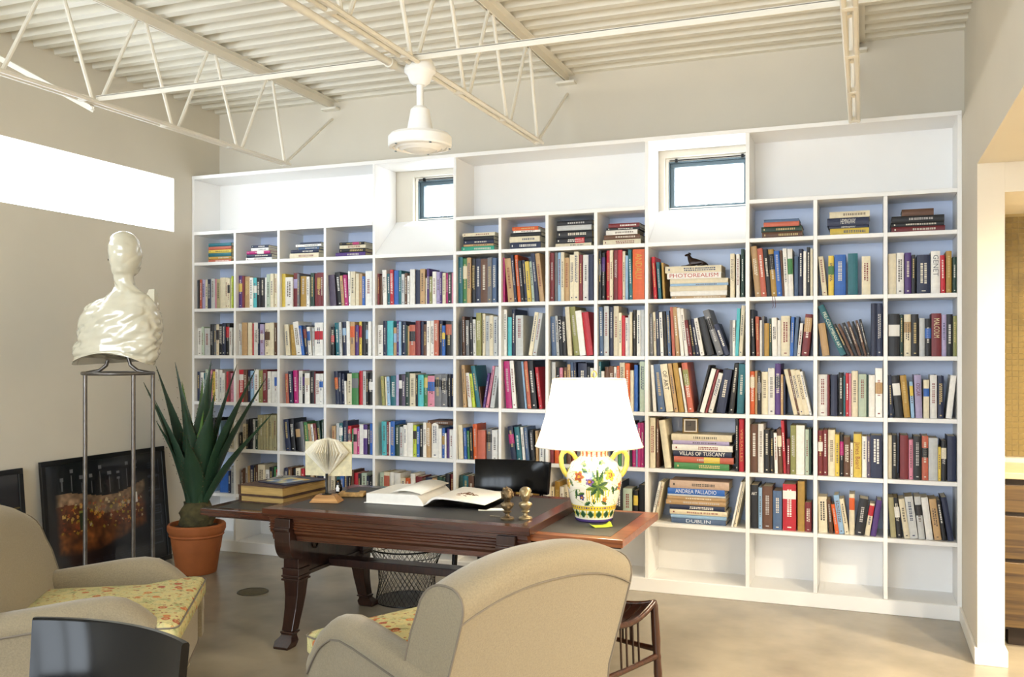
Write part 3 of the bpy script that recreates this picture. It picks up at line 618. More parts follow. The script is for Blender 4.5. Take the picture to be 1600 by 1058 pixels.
for rank, d in enumerate(blist):
    key = (d['col'], d['row'], d['kind'], d['i']); tt = TITLES.get(key); d['title'] = tt
    if d['kind'] == 'u': d['dep'] = min(.27, max(.13, d['h']*rb.uniform(.68, .78))); d['sb'] = .022 + rb.random()*.016
    else: d['dep'] = rb.uniform(.19, .23); d['sb'] = .034 + rb.random()*.012
    if (d['col'], d['row']) == (1, 'S'): d['dep'] = .15; d['sb'] = .06
    if rank < 300 or tt:
        cov, pag, lab, lab2 = MB(), MB(), MB(), MB(); book_geo(d, cov, pag, lab, lab2)
        loc, th = book_pose(d)
        c1, *c2 = d['c'].split('/'); cn = PAL[c1][1] + (' and ' + PAL[c2[0]][1] if c2 else '')
        if d['kind'] == 'u':
            size = 'thick ' if d['w'] > .05 else ('slim ' if d['w'] < .018 else '')
            label = f"{size}{cn} book, {ORD[d['i']]} from left, {ROWN[d['row']]} row down, column {NUM[d['col']]} from left"
        else:
            label = f"{cn} book lying {ORD[d['i']]} from bottom of stack, {ROWN[d['row']]} row, column {NUM[d['col']]} from left"
        if key == (5, 'E', 's', 0): label = 'brown book lying flat on top of upright books, fifth row, column five'
        if tt: label = tt[3]
        o = bpy.data.objects.new('book', None); COL.objects.link(o); o.empty_display_size = .02
        o.location = loc; o.rotation_euler = (0, th, 0)
        tag(o, label, 'book', 'books on the wall bookcase')
        cov.build('cover', M['book'], o); pag.build('page_block', M['vcol'], o)
        if lab.f: lab.build('spine_print', M['vcol'], o)['kind'] = 'stuff'
        if lab2.f: lab2.build('spine_label', M['vcol'], o)
        if tt:
            if tt[1] not in TM: TM[tt[1]] = mat('print_' + tt[1], tt[1], .6)
            w, h = d['w2'], d['h']
            sz = w*1.02
            # reads along the spine: text x axis -> local -z for uprights, +z for lying books
            if key == (11, 'F', 'u', 0): text_obj('spine_title', tt[0], .028, TM[tt[1]], o, (w/2, -.0006, h*.8), (rad(90), 0, 0), w*.7)
            elif d['kind'] == 'u': text_obj('spine_title', tt[0], sz*.8, TM[tt[1]], o, (w/2, -.0008, h*(.5 if tt[2] > .5 else .66)), (rad(90), rad(90), 0), h*tt[2])
            else: text_obj('spine_title', tt[0], sz*.9, TM[tt[1]], o, (w/2, -.0008, h/2), (rad(90), rad(-90), 0), h*tt[2])
        ni += 1
    else:
        cov, pag, lab, lab2 = MB(), MB(), MB(), MB(); book_geo(d, cov, pag, lab, lab2)
        loc, th = book_pose(d); mtx = Matrix.Translation(loc) @ Matrix.Rotation(th, 4, 'Y')
        for src, dst in ((cov, stc), (pag, stp), (lab, stl), (lab2, stl)):
            k = len(dst.v); dst.v += [tuple(mtx @ Vector(p)) for p in src.v]; dst.f += [tuple(i + k for i in f) for f in src.f]; dst.c += src.c
stc.v, k = stc.v + stp.v, len(stc.v); stc.f += [tuple(i + k for i in f) for f in stp.f]; stc.c += stp.c
k = len(stc.v); stc.v += stl.v; stc.f += [tuple(i + k for i in f) for f in stl.f]; stc.c += stl.c
tag(stc.build('small_books', M['book']), 'the many smaller mixed books filling the gaps on the bookcase shelves', 'books', None, 'stuff')

# ================================================================== DESK
DX0, DX1, DY0, DY1, DZ = -3.10, -1.53, -1.915, -.945, .762
dk = empty('desk', ((DX0+DX1)/2, (DY0+DY1)/2, 0), 0, 'large carved dark wood writing desk with black leather top and pulled-out leaves', 'desk')
hx, hy = (DX1-DX0)/2, (DY1-DY0)/2
mb = MB(); bw = .075
def frame_rails(parent, hx, hy, bw, z0, z1, m):
    for s in (-1, 1):
        mb = MB(); y0, y1 = sorted((s*hy, s*(hy-bw)))
        mb.add([(-hx, s*hy, z0), (hx, s*hy, z0), (hx-bw, s*(hy-bw), z0), (-hx+bw, s*(hy-bw), z0), (-hx, s*hy, z1), (hx, s*hy, z1), (hx-bw, s*(hy-bw), z1), (-hx+bw, s*(hy-bw), z1)],
               [(0,1,2,3),(4,5,6,7),(0,1,5,4),(1,2,6,5),(2,3,7,6),(3,0,4,7)])
        mb.build('top_rail', m, parent, bevel=.003)
        mb = MB()
        mb.add([(s*hx, -hy, z0), (s*hx, hy, z0), (s*(hx-bw), hy-bw, z0), (s*(hx-bw), -hy+bw, z0), (s*hx, -hy, z1), (s*hx, hy, z1), (s*(hx-bw), hy-bw, z1), (s*(hx-bw), -hy+bw, z1)],
               [(0,1,2,3),(4,5,6,7),(0,1,5,4),(1,2,6,5),(2,3,7,6),(3,0,4,7)])
        mb.build('top_rail', m, parent, bevel=.003)
frame_rails(dk, hx, hy, bw, DZ-.042, DZ, M['desk'])
MB().box(-hx+bw+.0005, hx-bw-.0005, -hy+bw+.0005, hy-bw-.0005, DZ-.02, DZ-.001).build('leather_top', M['leather'], dk)
M['apron'] = wood('apron_wood', '3a1b0f', '5a3018', .3, 4, 0, .3)
# apron with reeded mouldings: front, back, two ends
def reeded(L, name, loc, rz):
    prof = [(0, 0), (.0, -.008), (.014, -.008), (.014, -.022)]
    z = -.022
    for k in range(4):
        prof += [(.010, z), (.022, z-.003), (.022, z-.009), (.010, z-.012)]; z -= .0145
    prof += [(.024, z), (.024, z-.012), (.03, z-.014), (.045, z-.03), (.045, z-.046), (.05, z-.048), (.05, z-.058), (.07, z-.058), (.07, 0)]
    mb = MB(); n = len(prof)
    A = [(-L/2, y, zz) for y, zz in prof]; B = [(L/2, y, zz) for y, zz in prof]
    mb.loft([A, B]); mb.build(name, M['apron'], dk, loc=loc, rot=(0, 0, rz))
reeded(2*hx-.05, 'apron', (0, -hy+.02, DZ-.042), 0)
reeded(2*hx-.05, 'apron', (0, hy-.02, DZ-.042), pi)
# two end frames, each with two scrolled hoof-foot legs
def sect(cx, cy, w, d, z): return [(cx-w, cy-d, z), (cx+w, cy-d, z), (cx+w, cy+d, z), (cx-w, cy+d, z)]
def leg(x, s):
    yo = s*(hy-.135)
    mb = MB()
    rows = [(0, .046, .04, 0), (0, .046, .048, .012), (0, .055, .036, .035), (0, .040, .028, .055), (0, .036, .024, .065), (0, .044, .033, .075), (0, .042, .034, .082)]
    off = [.108, .102, .088, .072, .064, .058, .056]
    mb.loft([sect(x, yo + s*o_, w, d, z) for (_, w, d, z), o_ in zip(rows, off)], True)
    pts = [(.056, .034, .032, .084), (.040, .035, .034, .13), (.018, .038, .038, .20), (.004, .042, .043, .27), (0, .046, .048, .335), (0, .047, .049, .352)]
    mb.loft([sect(x, yo + s*o_, w, d, z) for o_, w, d, z in pts])
    mb.build('leg', M['deskleg'], dk, bevel=.006)
    mb = MB()
    for (w, z0, z1) in ((.058, .352, .364), (.052, .364, .372), (.058, .372, .383), (.053, .383, .415), (.057, .415, .423)):
        mb.box(x-w, x+w, yo-w, yo+w, z0, z1)
    mb.box(x-.048, x+.048, yo-.048, yo+.048, .423, .62)
    mb.build('leg_block', M['deskleg'], dk, bevel=.002)
    # scroll corbel
    pf = [(0, 0)] + [(.085*sin(t), .085*(1-cos(t))*1.25) for t in [k*pi/16 for k in range(1, 9)]] + [(.085, .165), (.098, .168), (.098, .185), (.085, .188), (.085, .235), (-.03, .235), (-.03, 0)]
    mb = MB(); A = [(x-.05, yo + s*(.047+a), .475+b) for a, b in pf]; B = [(x+.05, yo + s*(.047+a), .475+b) for a, b in pf]
    mb.loft([A, B]); mb.build('corbel', M['deskleg'], dk, bevel=.003)
for x in (-hx+.13, hx-.13):
    for s in (-1, 1): leg(x, s)
    mb = MB(); mb.box(x-.025, x+.025, -hy+.18, hy-.18, .36, .62); mb.build('end_panel', M['deskleg'], dk, bevel=.004)
    for s in (-1, 1):
        mb = MB(); xx = x + s*.026
        mb.box(min(xx, xx+s*.008), max(xx, xx+s*.008), -hy+.2, hy-.2, .60, .615).box(min(xx, xx+s*.008), max(xx, xx+s*.008), -hy+.2, hy-.2, .37, .385)
        mb.build('panel_moulding', M['deskleg'], dk)
        mb = MB(); mb.lathe([(0, 0), (.032, 0), (.032, .006), (.02, .012), (.01, .008), (0, .014)], 16)
        for yy in (-.2, .2):
            mb.build('rosette', M['deskleg'], dk, 40, loc=(xx, yy, .53), rot=(0, s*rad(90), 0))
mb = MB(); mb.box(-hx+.15, hx-.15, -.055, .055, .365, .41); mb.build('stretcher', M['deskleg'], dk, bevel=.006)
for k, (sx, xe) in enumerate(((1, -1.085), (-1, -3.585))):
    cxl = (DX1 + xe)/2 if sx > 0 else (DX0 + xe)/2
    lw = abs(xe - (DX1 if sx > 0 else DX0))/2
    lf = MB(); lz = .70
    e = MB().box(-lw-.03, lw, -.405, .405, lz-.02, lz+.019)
    o = e.build('leaf', M['leaf_edge'] if sx > 0 else M['desk'], dk, bevel=.003, loc=(cxl - dk.location.x, 0, 0), rot=(0, 0, 0 if sx > 0 else pi))
    MB().box(-lw-.028, lw-.075, -.345, .345, lz+.0192, lz+.0205).build('leather_inset', M['leather'], o)
    MB().box(-lw-.05, lw-.02, -.36, -.33, lz-.035, lz-.021).build('runner', M['deskleg'], o)
    MB().box(-lw-.05, lw-.02, .33, .36, lz-.035, lz-.021).build('runner', M['deskleg'], o)

# ================================================================== ARMCHAIRS
def floral():
    m = bpy.data.materials.new('floral_fabric'); m.use_nodes = True
    N = m.node_tree.nodes; L = m.node_tree.links; p = N['Principled BSDF']; p.inputs['Roughness'].default_value = .85
    tc = N.new('ShaderNodeTexCoord')
    def ramp(src, els, ip='LINEAR'):
        r = N.new('ShaderNodeValToRGB'); r.color_ramp.interpolation = ip
        e = r.color_ramp.elements; e[0].position, e[0].color = els[0][0], (*els[0][1], 1); e[1].position, e[1].color = els[1][0], (*els[1][1], 1)
        for q, c in els[2:]: n = e.new(q); n.color = (*c, 1)
        L.new(src, r.inputs[0]); return r.outputs[0]
    n1 = N.new('ShaderNodeTexNoise'); n1.inputs['Scale'].default_value = 14; n1.inputs['Detail'].default_value = 5; n1.inputs['Distortion'].default_value = 1.5
    L.new(tc.outputs['Object'], n1.inputs['Vector'])
    base = ramp(n1.outputs['Fac'], [(.3, lin('8a9060')), (.45, lin('b8b080')), (.6, lin('c2b47c')), (.75, lin('a8a070'))])
    def spots(scale, th0, th1, colA, colB, prev, rnd=.9):
        v = N.new('ShaderNodeTexVoronoi'); v.inputs['Scale'].default_value = scale; v.inputs['Randomness'].default_value = rnd
        L.new(tc.outputs['Object'], v.inputs['Vector'])
        msk = ramp(v.outputs['Distance'], [(0, (1, 1, 1)), (th0*.35, (1, 1, 1)), (th0*.45, (.0, .0, .0)), (th0*.6, (1, 1, 1)), (th0, (1, 1, 1)), (th1, (0, 0, 0))])
        c = N.new('ShaderNodeMix'); c.data_type = 'RGBA'
        cc = ramp(v.outputs['Color'], [(.2, colA), (.8, colB)])
        L.new(msk, c.inputs[0]); L.new(prev, c.inputs[6]); L.new(cc, c.inputs[7]); return c.outputs[2]
    a = spots(13, .24, .28, lin('a0452e'), lin('b8703a'), base)
    a = spots(31, .2, .26, lin('7a3a30'), lin('c08a48'), a)
    w = N.new('ShaderNodeTexNoise'); w.inputs['Scale'].default_value = 9; w.inputs['Distortion'].default_value = 3.5; L.new(tc.outputs['Object'], w.inputs['Vector'])
    ms = ramp(w.outputs['Fac'], [(.485, (0, 0, 0)), (.5, (.75, .75, .75)), (.515, (0, 0, 0))])
    c = N.new('ShaderNodeMix'); c.data_type = 'RGBA'; L.new(ms, c.inputs[0]); L.new(a, c.inputs[6]); c.inputs[7].default_value = (*lin('5f7040'), 1)
    L.new(c.outputs[2], p.inputs['Base Color'])
    bp = N.new('ShaderNodeBump'); bp.inputs['Strength'].default_value = .2; bp.inputs['Distance'].default_value = .004
    nb = N.new('ShaderNodeTexNoise'); nb.inputs['Scale'].default_value = 60; L.new(tc.outputs['Object'], nb.inputs['Vector']); L.new(nb.outputs['Fac'], bp.inputs['Height']); L.new(bp.outputs[0], p.inputs['Normal'])
    return m
M['floral'] = floral()
M['walnut'] = wood('turned_walnut', '3a2214', '6b4226', .35, 12, 2, .2)
CW = .45
def interp(tab, x):
    for (a, b), (c, d) in zip(tab, tab[1:]):
        if x <= c: 
            t = (x-a)/(c-a); t = t*t*(3-2*t) if False else t
            return b + (d-b)*t
    return tab[-1][1]
def armchair(loc, rz, label):
    r = empty('armchair', loc, rz, label, 'armchair', 'linen armchairs')
    # seat base
    mb = MB(); rings = []
    for z, e in ((.15, -.012), (.155, 0), (.34, 0), (.352, -.01)):
        rings.append([(x + .045, y, z) for x, y in superell(.435+e, CW-.02+e, 40, 7)])
    mb.loft(rings); mb.build('seat_base', M['linen'], r, 50)
    mb = MB(); mb.tube([(x + .045, y, .156) for x, y in superell(.437, CW-.018, 40, 7)], .005, 5, loop=True); mb.build('hem_piping', M['piping'], r, 60)
    # arms: rolled top, rising slightly to the front, then falling away
    top = [(-.44, .50), (-.2, .525), (.12, .568), (.2, .572), (.27, .56), (.34, .52), (.40, .465), (.45, .41), (.495, .355)]
    for s in (-1, 1):
        rings = []; pip = []; pip2 = []
        xs = [-.40, -.33, -.22, -.1, 0, .1, .2, .27, .32, .355, .385, .41, .435, .455, .475, .488]
        for x in xs:
            zt = interp(top, x); wd = .068 * (1 if x < .36 else max(.6, 1-(x-.36)*2.2))
            yc = s*(CW-.062)
            pr = [(yc - s*wd*.8, .16), (yc - s*wd*.85, zt-.10), (yc - s*wd*.98, zt-.06), (yc - s*wd*.9, zt-.028), (yc - s*wd*.6, zt-.007), (yc - s*wd*.15, zt), (yc + s*wd*.45, zt-.004), (yc + s*wd*.9, zt-.024), (yc + s*wd*1.08, zt-.055), (yc + s*wd*.98, zt-.085), (yc + s*wd*.86, zt-.10), (yc + s*wd*.86, .16)]
            rings.append([(x, y, max(.16, z)) for y, z in pr]); pip.append((x, yc + s*(wd*.98), max(.17, zt-.09)))
        mb = MB(); mb.loft(rings); mb.build('arm', M['linen'], r, 60)
        mb = MB(); mb.tube(pip, .0045, 5); mb.build('arm_piping', M['piping'], r, 60)
    # back: raked slab with a rolled camel top, lofted across the width; flat side facings edged with piping
    rk = lambda z: -.255 - max(0, z-.30)*.33
    BWD = CW-.012
    def bprof(y):
        f = abs(y)/BWD; zt = .912 - .095*f**2.4; rr = .115
        pts = [(-.115, .17), (-.118, .35), (-.12, .55), (-.12, zt-rr)]
        for k in range(1, 12):
            t = pi*k/12; c, s_ = -cos(t), sin(t)
            pts.append((.005 + .125*math.copysign(abs(c)**.85, c), zt - rr + rr*s_**.85))
        pts += [(.13, zt-rr-.03), (.138, .62), (.135, .52), (.12, .42), (.10, .34), (.10, .17)]
        return [(rk(z) + t - .03, z) for t, z in pts]
    N_ = 16; rings = []
    for k in range(N_+1):
        y = -BWD + 2*BWD*k/N_
        rings.append([(x, y*(1 - .03*max(0, (z-.4))/.5), z) for x, z in bprof(y)])
    mb = MB(); mb.loft(rings); mb.build('backrest', M['linen'], r, 50)
    for k in (0, N_):
        mb = MB(); mb.tube(rings[k], .0048, 5); mb.build('back_piping', M['piping'], r, 60)
    mb = MB(); mb.tube([Vector(q[3]) + Vector((-.001, 0, 0)) for q in rings], .004, 5); mb.build('back_seam', M['piping'], r, 60)
    # T cushion
    def cush(e):
        w, wi = CW-.005-e, CW-.135-e
        xf, xs, xb = .50-e, .40, -.27+e
        def arc(cx, cy, rr, a0, a1, n=5): return [(cx + rr*cos(rad(a0+(a1-a0)*k/n)), cy + rr*sin(rad(a0+(a1-a0)*k/n))) for k in range(n+1)]
        half = arc(xf-.04, w-.04, .04, 0, 90) + [(xs+.02, w-.002), (xs+.006, w-.012), (xs, w-.03), (xs-.005, wi+.02), (xs-.03, wi), (.2, wi), (0, wi), (xb+.02, wi-.005), (xb, wi-.03)]
        return half + [(x, -y) for x, y in reversed(half)]
    mb = MB()
    zs_ = [(.03, .352), (.012, .356), (0, .372), (0, .43), (.012, .447), (.03, .455)]
    rings = [[(x, y, z) for x, y in cush(e)] for e, z in zs_]
    for q, z in ((.85, .463), (.6, .470), (.3, .474), (.05, .475)):
        rings.append([(.06 + (x-.06)*q, y*q, z) for x, y in cush(.03)])
    mb.loft(rings)
    c = mb.build('cushion', M['floral'], r, 60)
    mb = MB(); mb.tube([(x, y, .438) for x, y in cush(-.001)], .004, 5, loop=True); mb.build('piping', M['piping'], c, 60)
    for sx in (-1, 1):
        for sy in (-1, 1):
            mb = MB(); mb.lathe([(.012, .03), (.016, .036), (.02, .05), (.017, .058), (.024, .075), (.031, .095), (.027, .11), (.021, .116), (.031, .122), (.031, .132), (.024, .137), (.03, .152)], 16)
            l = mb.build('leg', M['walnut'], r, 40, loc=(sx*.41 if sx > 0 else -.33, sy*(CW-.09), 0))
            mb = MB(); mb.tube([(0, -.008, .016), (0, .008, .016)], .016, 12); mb.box(-.006, .006, -.012, .012, .018, .034); mb.build('castor', mat('castor', 'b8a888', .3, .6), l, 40)
    return r
armchair((-3.41, -2.86, 0), rad(32), 'linen armchair with floral cushion at left, in front of the framed pictures')
armchair((-1.55, -2.685, 0), rad(153), 'linen armchair seen from behind, in front of the desk and lamp')

# ================================================================== BLACK BARREL-BACK CHAIRS
def black_chair(loc, rz, label):
    r = empty('side_chair', loc, rz, label, 'chair', 'black curved-back chairs')
    def band(a0, a1, ri, ro, z0, z1, tilt, n=24):
        rings = []
        for k in range(n+1):
            a = rad(a0 + (a1-a0)*k/n); ca, sa = cos(a), sin(a)
            rr = lambda q, z: ((q + (z-z0)*tilt)*ca + .345, (q + (z-z0)*tilt)*sa, z)
            rings.append([rr(ri, z0), rr(ro, z0+.004), rr(ro, z1-.006), rr(ro-.004, z1), rr(ri+.004, z1), rr(ri, z1-.006)])
        return rings
    mb = MB(); mb.loft(band(180-24.5, 180+24.5, .60, .62, .715, .92, .10)); mb.build('backrest', M['black'], r, 35)
    for s in (-1, 1):
        MB().tube([(-.17, s*.20, .0), (-.155, s*.195, .25), (-.17, s*.195, .45), (-.300, s*.185, .80)], [.013, .018, .019, .012], 8).build('rear_leg', M['black'], r, 50)
        MB().tube([(.24, s*.21, .0), (.215, s*.20, .42)], [.013, .019], 8).build('front_leg', M['black'], r, 50)
    mb = MB(); rings = []
    for z, e in ((.42, -.015), (.425, 0), (.455, 0), (.468, -.012), (.472, -.05)):
        rings.append([(x + .02, y, z) for x, y in superell(.235+e, .225+e, 32, 4)])
    mb.loft(rings); mb.build('seat', M['black'], r, 40)
    MB().tube([(-.16, -.195, .2), (-.16, .195, .2)], .009, 6).build('stretcher', M['black'], r, 50)
    return r
black_chair((-1.80, -4.56, 0), rad(-90-3), 'glossy black curved-back chair nearest the camera at bottom left')
black_chair((-2.13, -.83, 0), rad(-90), 'black curved-back chair behind the desk facing the open book')

# ================================================================== STOOL
st = empty('stool', (-1.19, -1.99, 0), math.atan2(-.94, -.35), 'dark wooden stool with dished slatted seat beside the armchair back', 'stool')
hs = .205
for k in range(7):
    y0 = -hs + k*2*hs/7 + .004; y1 = y0 + 2*hs/7 - .008
    top, bot = [], []
    n = 10
    rings = []
    for i in range(n+1):
        x = -hs + 2*hs*i/n
        dz = lambda y: .45 - .055*(1-(x/hs)**2) - .035*(1-(y/hs)**2)
        rings.append([(x, y0, dz(y0)-.016), (x, y1, dz(y1)-.016), (x, y1, dz(y1)), (x, y0, dz(y0))])
    MB().loft(rings).build('slat', M['deskleg'], st, 40)
M['stoolwood'] = wood('stool_wood', '26130b', '4c2817', .3, 9, 2, .3)
for sx in (-1, 1):
    pts = [(-hs + 2*hs*i/10, sx*hs) for i in range(11)]
    MB().tube([(x, y, .445 - .055*(1-(x/hs)**2)) for x, y in pts], .014, 8).build('seat_rail', M['stoolwood'], st, 50)
    MB().tube([(y, x, .445 - .035*(1-(x/hs)**2)) for x, y in pts], .014, 8).build('seat_rail', M['stoolwood'], st, 50)
    for sy in (-1, 1):
        P = lambda t: (sx*(hs + .0 + .018*(1-t)), sy*(hs + .018*(1-t)), .455*t)
        MB().tube([P(0), P(.1), P(.25), P(.38), P(.42), P(.46), P(.6), P(.8), P(.95), P(1)], [.012, .015, .02, .017, .02, .017, .021, .019, .018, .012], 12).build('leg', M['stoolwood'], st, 50)
    zl = .195
    MB().tube([(-hs-.01, sx*(hs+.01), zl), (0, sx*(hs+.01), zl-.003), (hs+.01, sx*(hs+.01), zl)], [.015, .012, .015], 8).build('stretcher', M['stoolwood'], st, 50)
    MB().tube([(sx*(hs+.01), -hs-.01, zl+.03), (sx*(hs+.01), 0, zl+.03), (sx*(hs+.01), hs+.01, zl+.03)], [.015, .012, .015], 8).build('stretcher', M['stoolwood'], st, 50)
    for q in (-.07, -.025, .025, .07):
        MB().tube([(q, sx*(hs+.008), zl), (q, sx*(hs), .39)], .0055, 6).build('spindle', M['deskleg'], st, 50)
        MB().tube([(sx*(hs+.008), q, zl+.03), (sx*hs, q, .41)], .0055, 6).build('spindle', M['deskleg'], st, 50)

# ================================================================== WIRE WASTEBASKET
wb_ = empty('wastebasket', (-2.80, -.775, 0), 0, 'black wire mesh wastebasket with narrow waist under the desk', 'basket')
BR = [(0, .205), (.06, .193), (.12, .182), (.2, .187), (.27, .208), (.32, .232), (.35, .245)]
def br(z): return interp(BR, z)
mb = MB()
for s in (-1, 1):
    for k in range(40):
        mb.tube([(br(z)*cos(a), br(z)*sin(a), z) for z, a in [(.35*i/14, 2*pi*k/40 + s*1.15*i/14) for i in range(15)]], .0016, 3, cap=False)
o = mb.build('wire_mesh', M['blackmet'], wb_); o['kind'] = 'stuff'
for z, rr in ((.352, .0055), (.30, .0025), (.004, .004)):
    MB().tube([(br(min(z, .35))*cos(2*pi*k/40), br(min(z, .35))*sin(2*pi*k/40), z) for k in range(40)], rr, 6, loop=True).build('ring', M['blackmet'], wb_, 60)
MB().lathe([(0, .003), (.203, .003), (.203, .006), (0, .006)], 32).build('base', M['blackmet'], wb_)

# ================================================================== TABLE LAMP
LX, LY, LZ = -1.362, -1.365, .7208
lp = empty('table_lamp', (LX, LY, LZ), 0, 'table lamp with white shade and painted floral ceramic vase base with two yellow handles', 'lamp')
VP = [(.098, 0), (.102, .006), (.102, .018), (.104, .024), (.118, .07), (.134, .13), (.146, .19), (.149, .235), (.142, .275), (.122, .308), (.095, .328), (.078, .34), (.074, .355), (.076, .372), (.086, .38), (.092, .388), (.09, .396), (.06, .40), (0, .40)]
CREAM, YEL, GRN, DGR, PUR, RUST, LGR, OCH = [lin(c) for c in ('f3ecd8', 'e3c23c', '5d7d34', '2c5238', '4c3a78', 'b5593a', '9fb060', 'd89a3a')]
def vase_col(t, z):
    # t: metres along the surface from the side facing the room, z: height
    if z < .016: return PUR
    if z < .024: return CREAM
    if z < .072:
        q = (t % .055)
        if q < .010 or z > .064: return YEL
        return DGR if abs(q-.032) + abs(z-.044) < .02 else (LGR if abs(q-.032) + abs(z-.044) < .027 else CREAM)
    if z < .088: return PUR if ((t % .017) < .007 and .075 < z < .084) else YEL
    if z > .372: return CREAM
    tt = ((t + .235) % .47) - .235
    c = CREAM
    def flower(x, y, r, ca, cb):
        dx, dz = tt-x, z-y; d = math.hypot(dx, dz); a = math.atan2(dz, dx)
        rr = r*(.82 + .18*cos(5*a))
        if d < r*.28: return OCH
        if d < r*.4: return lin('7a3a2a')
        if d < rr*.86: return ca
        if d < rr: return cb
        return None
    def leafp(x, y, ang, L, w):
        dx, dz = tt-x, z-y; u = dx*cos(ang)+dz*sin(ang); v = -dx*sin(ang)+dz*cos(ang)
        if 0 < u < L and abs(v) < w*sin(pi*u/L)**.8: return DGR if abs(v) < w*.22 or v > 0 else GRN
        return None
    for x, y, r, ca, cb in ((-.082, .245, .033, RUST, YEL), (-.022, .222, .025, lin('8a6aa0'), PUR), (.088, .255, .034, YEL, OCH), (-.07, .135, .017, PUR, PUR), (.062, .128, .017, OCH, RUST), (-.17, .2, .03, YEL, OCH), (.17, .19, .03, RUST, YEL)):
        q = flower(x, y, r, ca, cb)
        if q: return q
    cx = .018
    for k in range(9):     # palmette
        a = rad(-90 + (k-4)*38); q = leafp(cx, .195, a, .062 if k not in (4,) else .075, .012)
        if q: return q if k % 2 else (GRN if q == DGR else LGR)
    for a in (70, 90, 110):
        q = leafp(cx, .195, rad(a), .095, .009)
        if q: return q
    if z < .18 and math.hypot((tt-cx), (z-.165)*1.3) < .07 and sin(tt*420) > .2: return YEL
    for x, y, a, L in ((-.12, .19, 130, .05), (-.10, .18, -100, .055), (-.05, .16, 200, .05), (-.03, .265, 150, .05), (.05, .265, 40, .055), (.10, .2, -70, .055), (.12, .17, 30, .045), (.04, .12, -30, .045), (-.02, .115, 210, .045), (-.045, .3, 160, .035), (.03, .31, 20, .035), (.19, .25, 120, .05), (-.2, .25, 60, .05), (.0, .1, 90, .03), (.075, .31, 140, .03), (-.09, .305, 40, .03)):
        q = leafp(x, y, rad(a), L, .010)
        if q: return q
    if z > .345 and abs(sin(t*60)) > .8: return RUST
    if abs(sin(tt*38 + sin(z*60)*1.4)*.5 + .5 - (z % .09)/.09) < .035: return LGR
    return c
mb = MB(); NT, NZ = 150, 130
zs = [.4*i/NZ for i in range(NZ+1)]
def vr(z):
    for (r0, z0), (r1, z1) in zip(VP, VP[1:]):
        if z0 <= z <= z1: return r0 + (r1-r0)*(z-z0)/max(1e-6, z1-z0)
    return .06
view = math.atan2(-6.119 - LY, -LX)
rings = [[(vr(z)*cos(view + 2*pi*k/NT), vr(z)*sin(view + 2*pi*k/NT), z) for k in range(NT)] for z in zs]
vs = [p for r in rings for p in r]; fs = []; cs = []
for i in range(NZ):
    for j in range(NT):
        k = (j+1) % NT; fs.append((i*NT+j, i*NT+k, (i+1)*NT+k, (i+1)*NT+j))
        t = (j + .5)*2*pi/NT; t = t if t < pi else t - 2*pi
        cs.append(vase_col(t*.142, (zs[i]+zs[i+1])/2))
fs.append(tuple(reversed(range(NT)))); cs.append(PUR)
mb.v, mb.f, mb.c = vs, fs, cs
mb.build('vase', M['vgloss'], lp, 60)
HM = mat('yellow_glaze', 'dcc65a', .15, coat=.4)
for s in (-1, 1):
    u = Vector((cos(rad(21.1)), sin(rad(21.1)), 0))*s
    pts = [u*.095 + Vector((0, 0, .325)), u*.115 + Vector((0, 0, .355)), u*.145 + Vector((0, 0, .37)), u*.168 + Vector((0, 0, .36)), u*.178 + Vector((0, 0, .335)), u*.175 + Vector((0, 0, .29)), u*.16 + Vector((0, 0, .255)), u*.143 + Vector((0, 0, .235))]
    MB().tube(pts, [.013, .0135, .0135, .0135, .0135, .0135, .013, .014], 10).build('handle', HM, lp, 60)
MB().lathe([(0, .40), (.03, .40), (.03, .41), (.012, .414), (.012, .44), (0, .44)], 20).build('neck_fitting', mat('brass', 'b89a58', .3, .9), lp, 40)
def shade_mat():
    m = bpy.data.materials.new('lamp_shade'); m.use_nodes = True
    N = m.node_tree.nodes; L = m.node_tree.links; N.clear()
    o = N.new('ShaderNodeOutputMaterial'); mx = N.new('ShaderNodeMixShader'); t = N.new('ShaderNodeBsdfTranslucent'); d = N.new('ShaderNodeBsdfDiffuse')
    t.inputs[0].default_value = (.95, .90, .8, 1); d.inputs[0].default_value = (.9, .88, .82, 1); mx.inputs[0].default_value = .6
    L.new(t.outputs[0], mx.inputs[1]); L.new(d.outputs[0], mx.inputs[2]); L.new(mx.outputs[0], o.inputs[0])
    return m
SH0, SH1 = .395, .755
mb = MB(); rings = []
for i in range(9):
    f = i/8; a = .288 + (.196-.288)*f - .012*sin(pi*f); z = SH0 + (SH1-SH0)*f
    rings.append([(a*(1+.004*cos(24*2*pi*k/96))*cos(2*pi*k/96), .82*a*(1+.004*cos(24*2*pi*k/96))*sin(2*pi*k/96), z) for k in range(96)])
mb.loft(rings, cap=False)
SHM = shade_mat()
mb.build('shade', SHM, lp, 60, loc=(-.025, -.01, 0), rot=(0, 0, rad(21)))
for a, z in ((.289, SH0), (.197, SH1)):
    MB().tube([(a*cos(2*pi*k/64), .82*a*sin(2*pi*k/64), z) for k in range(64)], .0035, 5, loop=True).build('shade_trim', mat('trim_tape', 'efe8d8', .8), lp, 60, loc=(-.025, -.01, 0), rot=(0, 0, rad(21)))
mb = MB()
for s in (-1, 1): mb.tube([(0, 0, .43), (s*.05, 0, .5), (s*.05, 0, .68), (0, 0, .745)], .003, 6)
mb.build('harp', mat('brass_wire', 'b89a58', .3, .9), lp, 50)
mb = MB(); mb.tube([(0, 0, .745), (0, 0, .765)], .004, 8); mb.tube([(.013*cos(2*pi*k/16), 0, .78+.018*sin(2*pi*k/16)) for k in range(16)], .004, 6, loop=True)
mb.build('finial', mat('gold_finial', 'cfae5c', .3, .8), lp, 50)
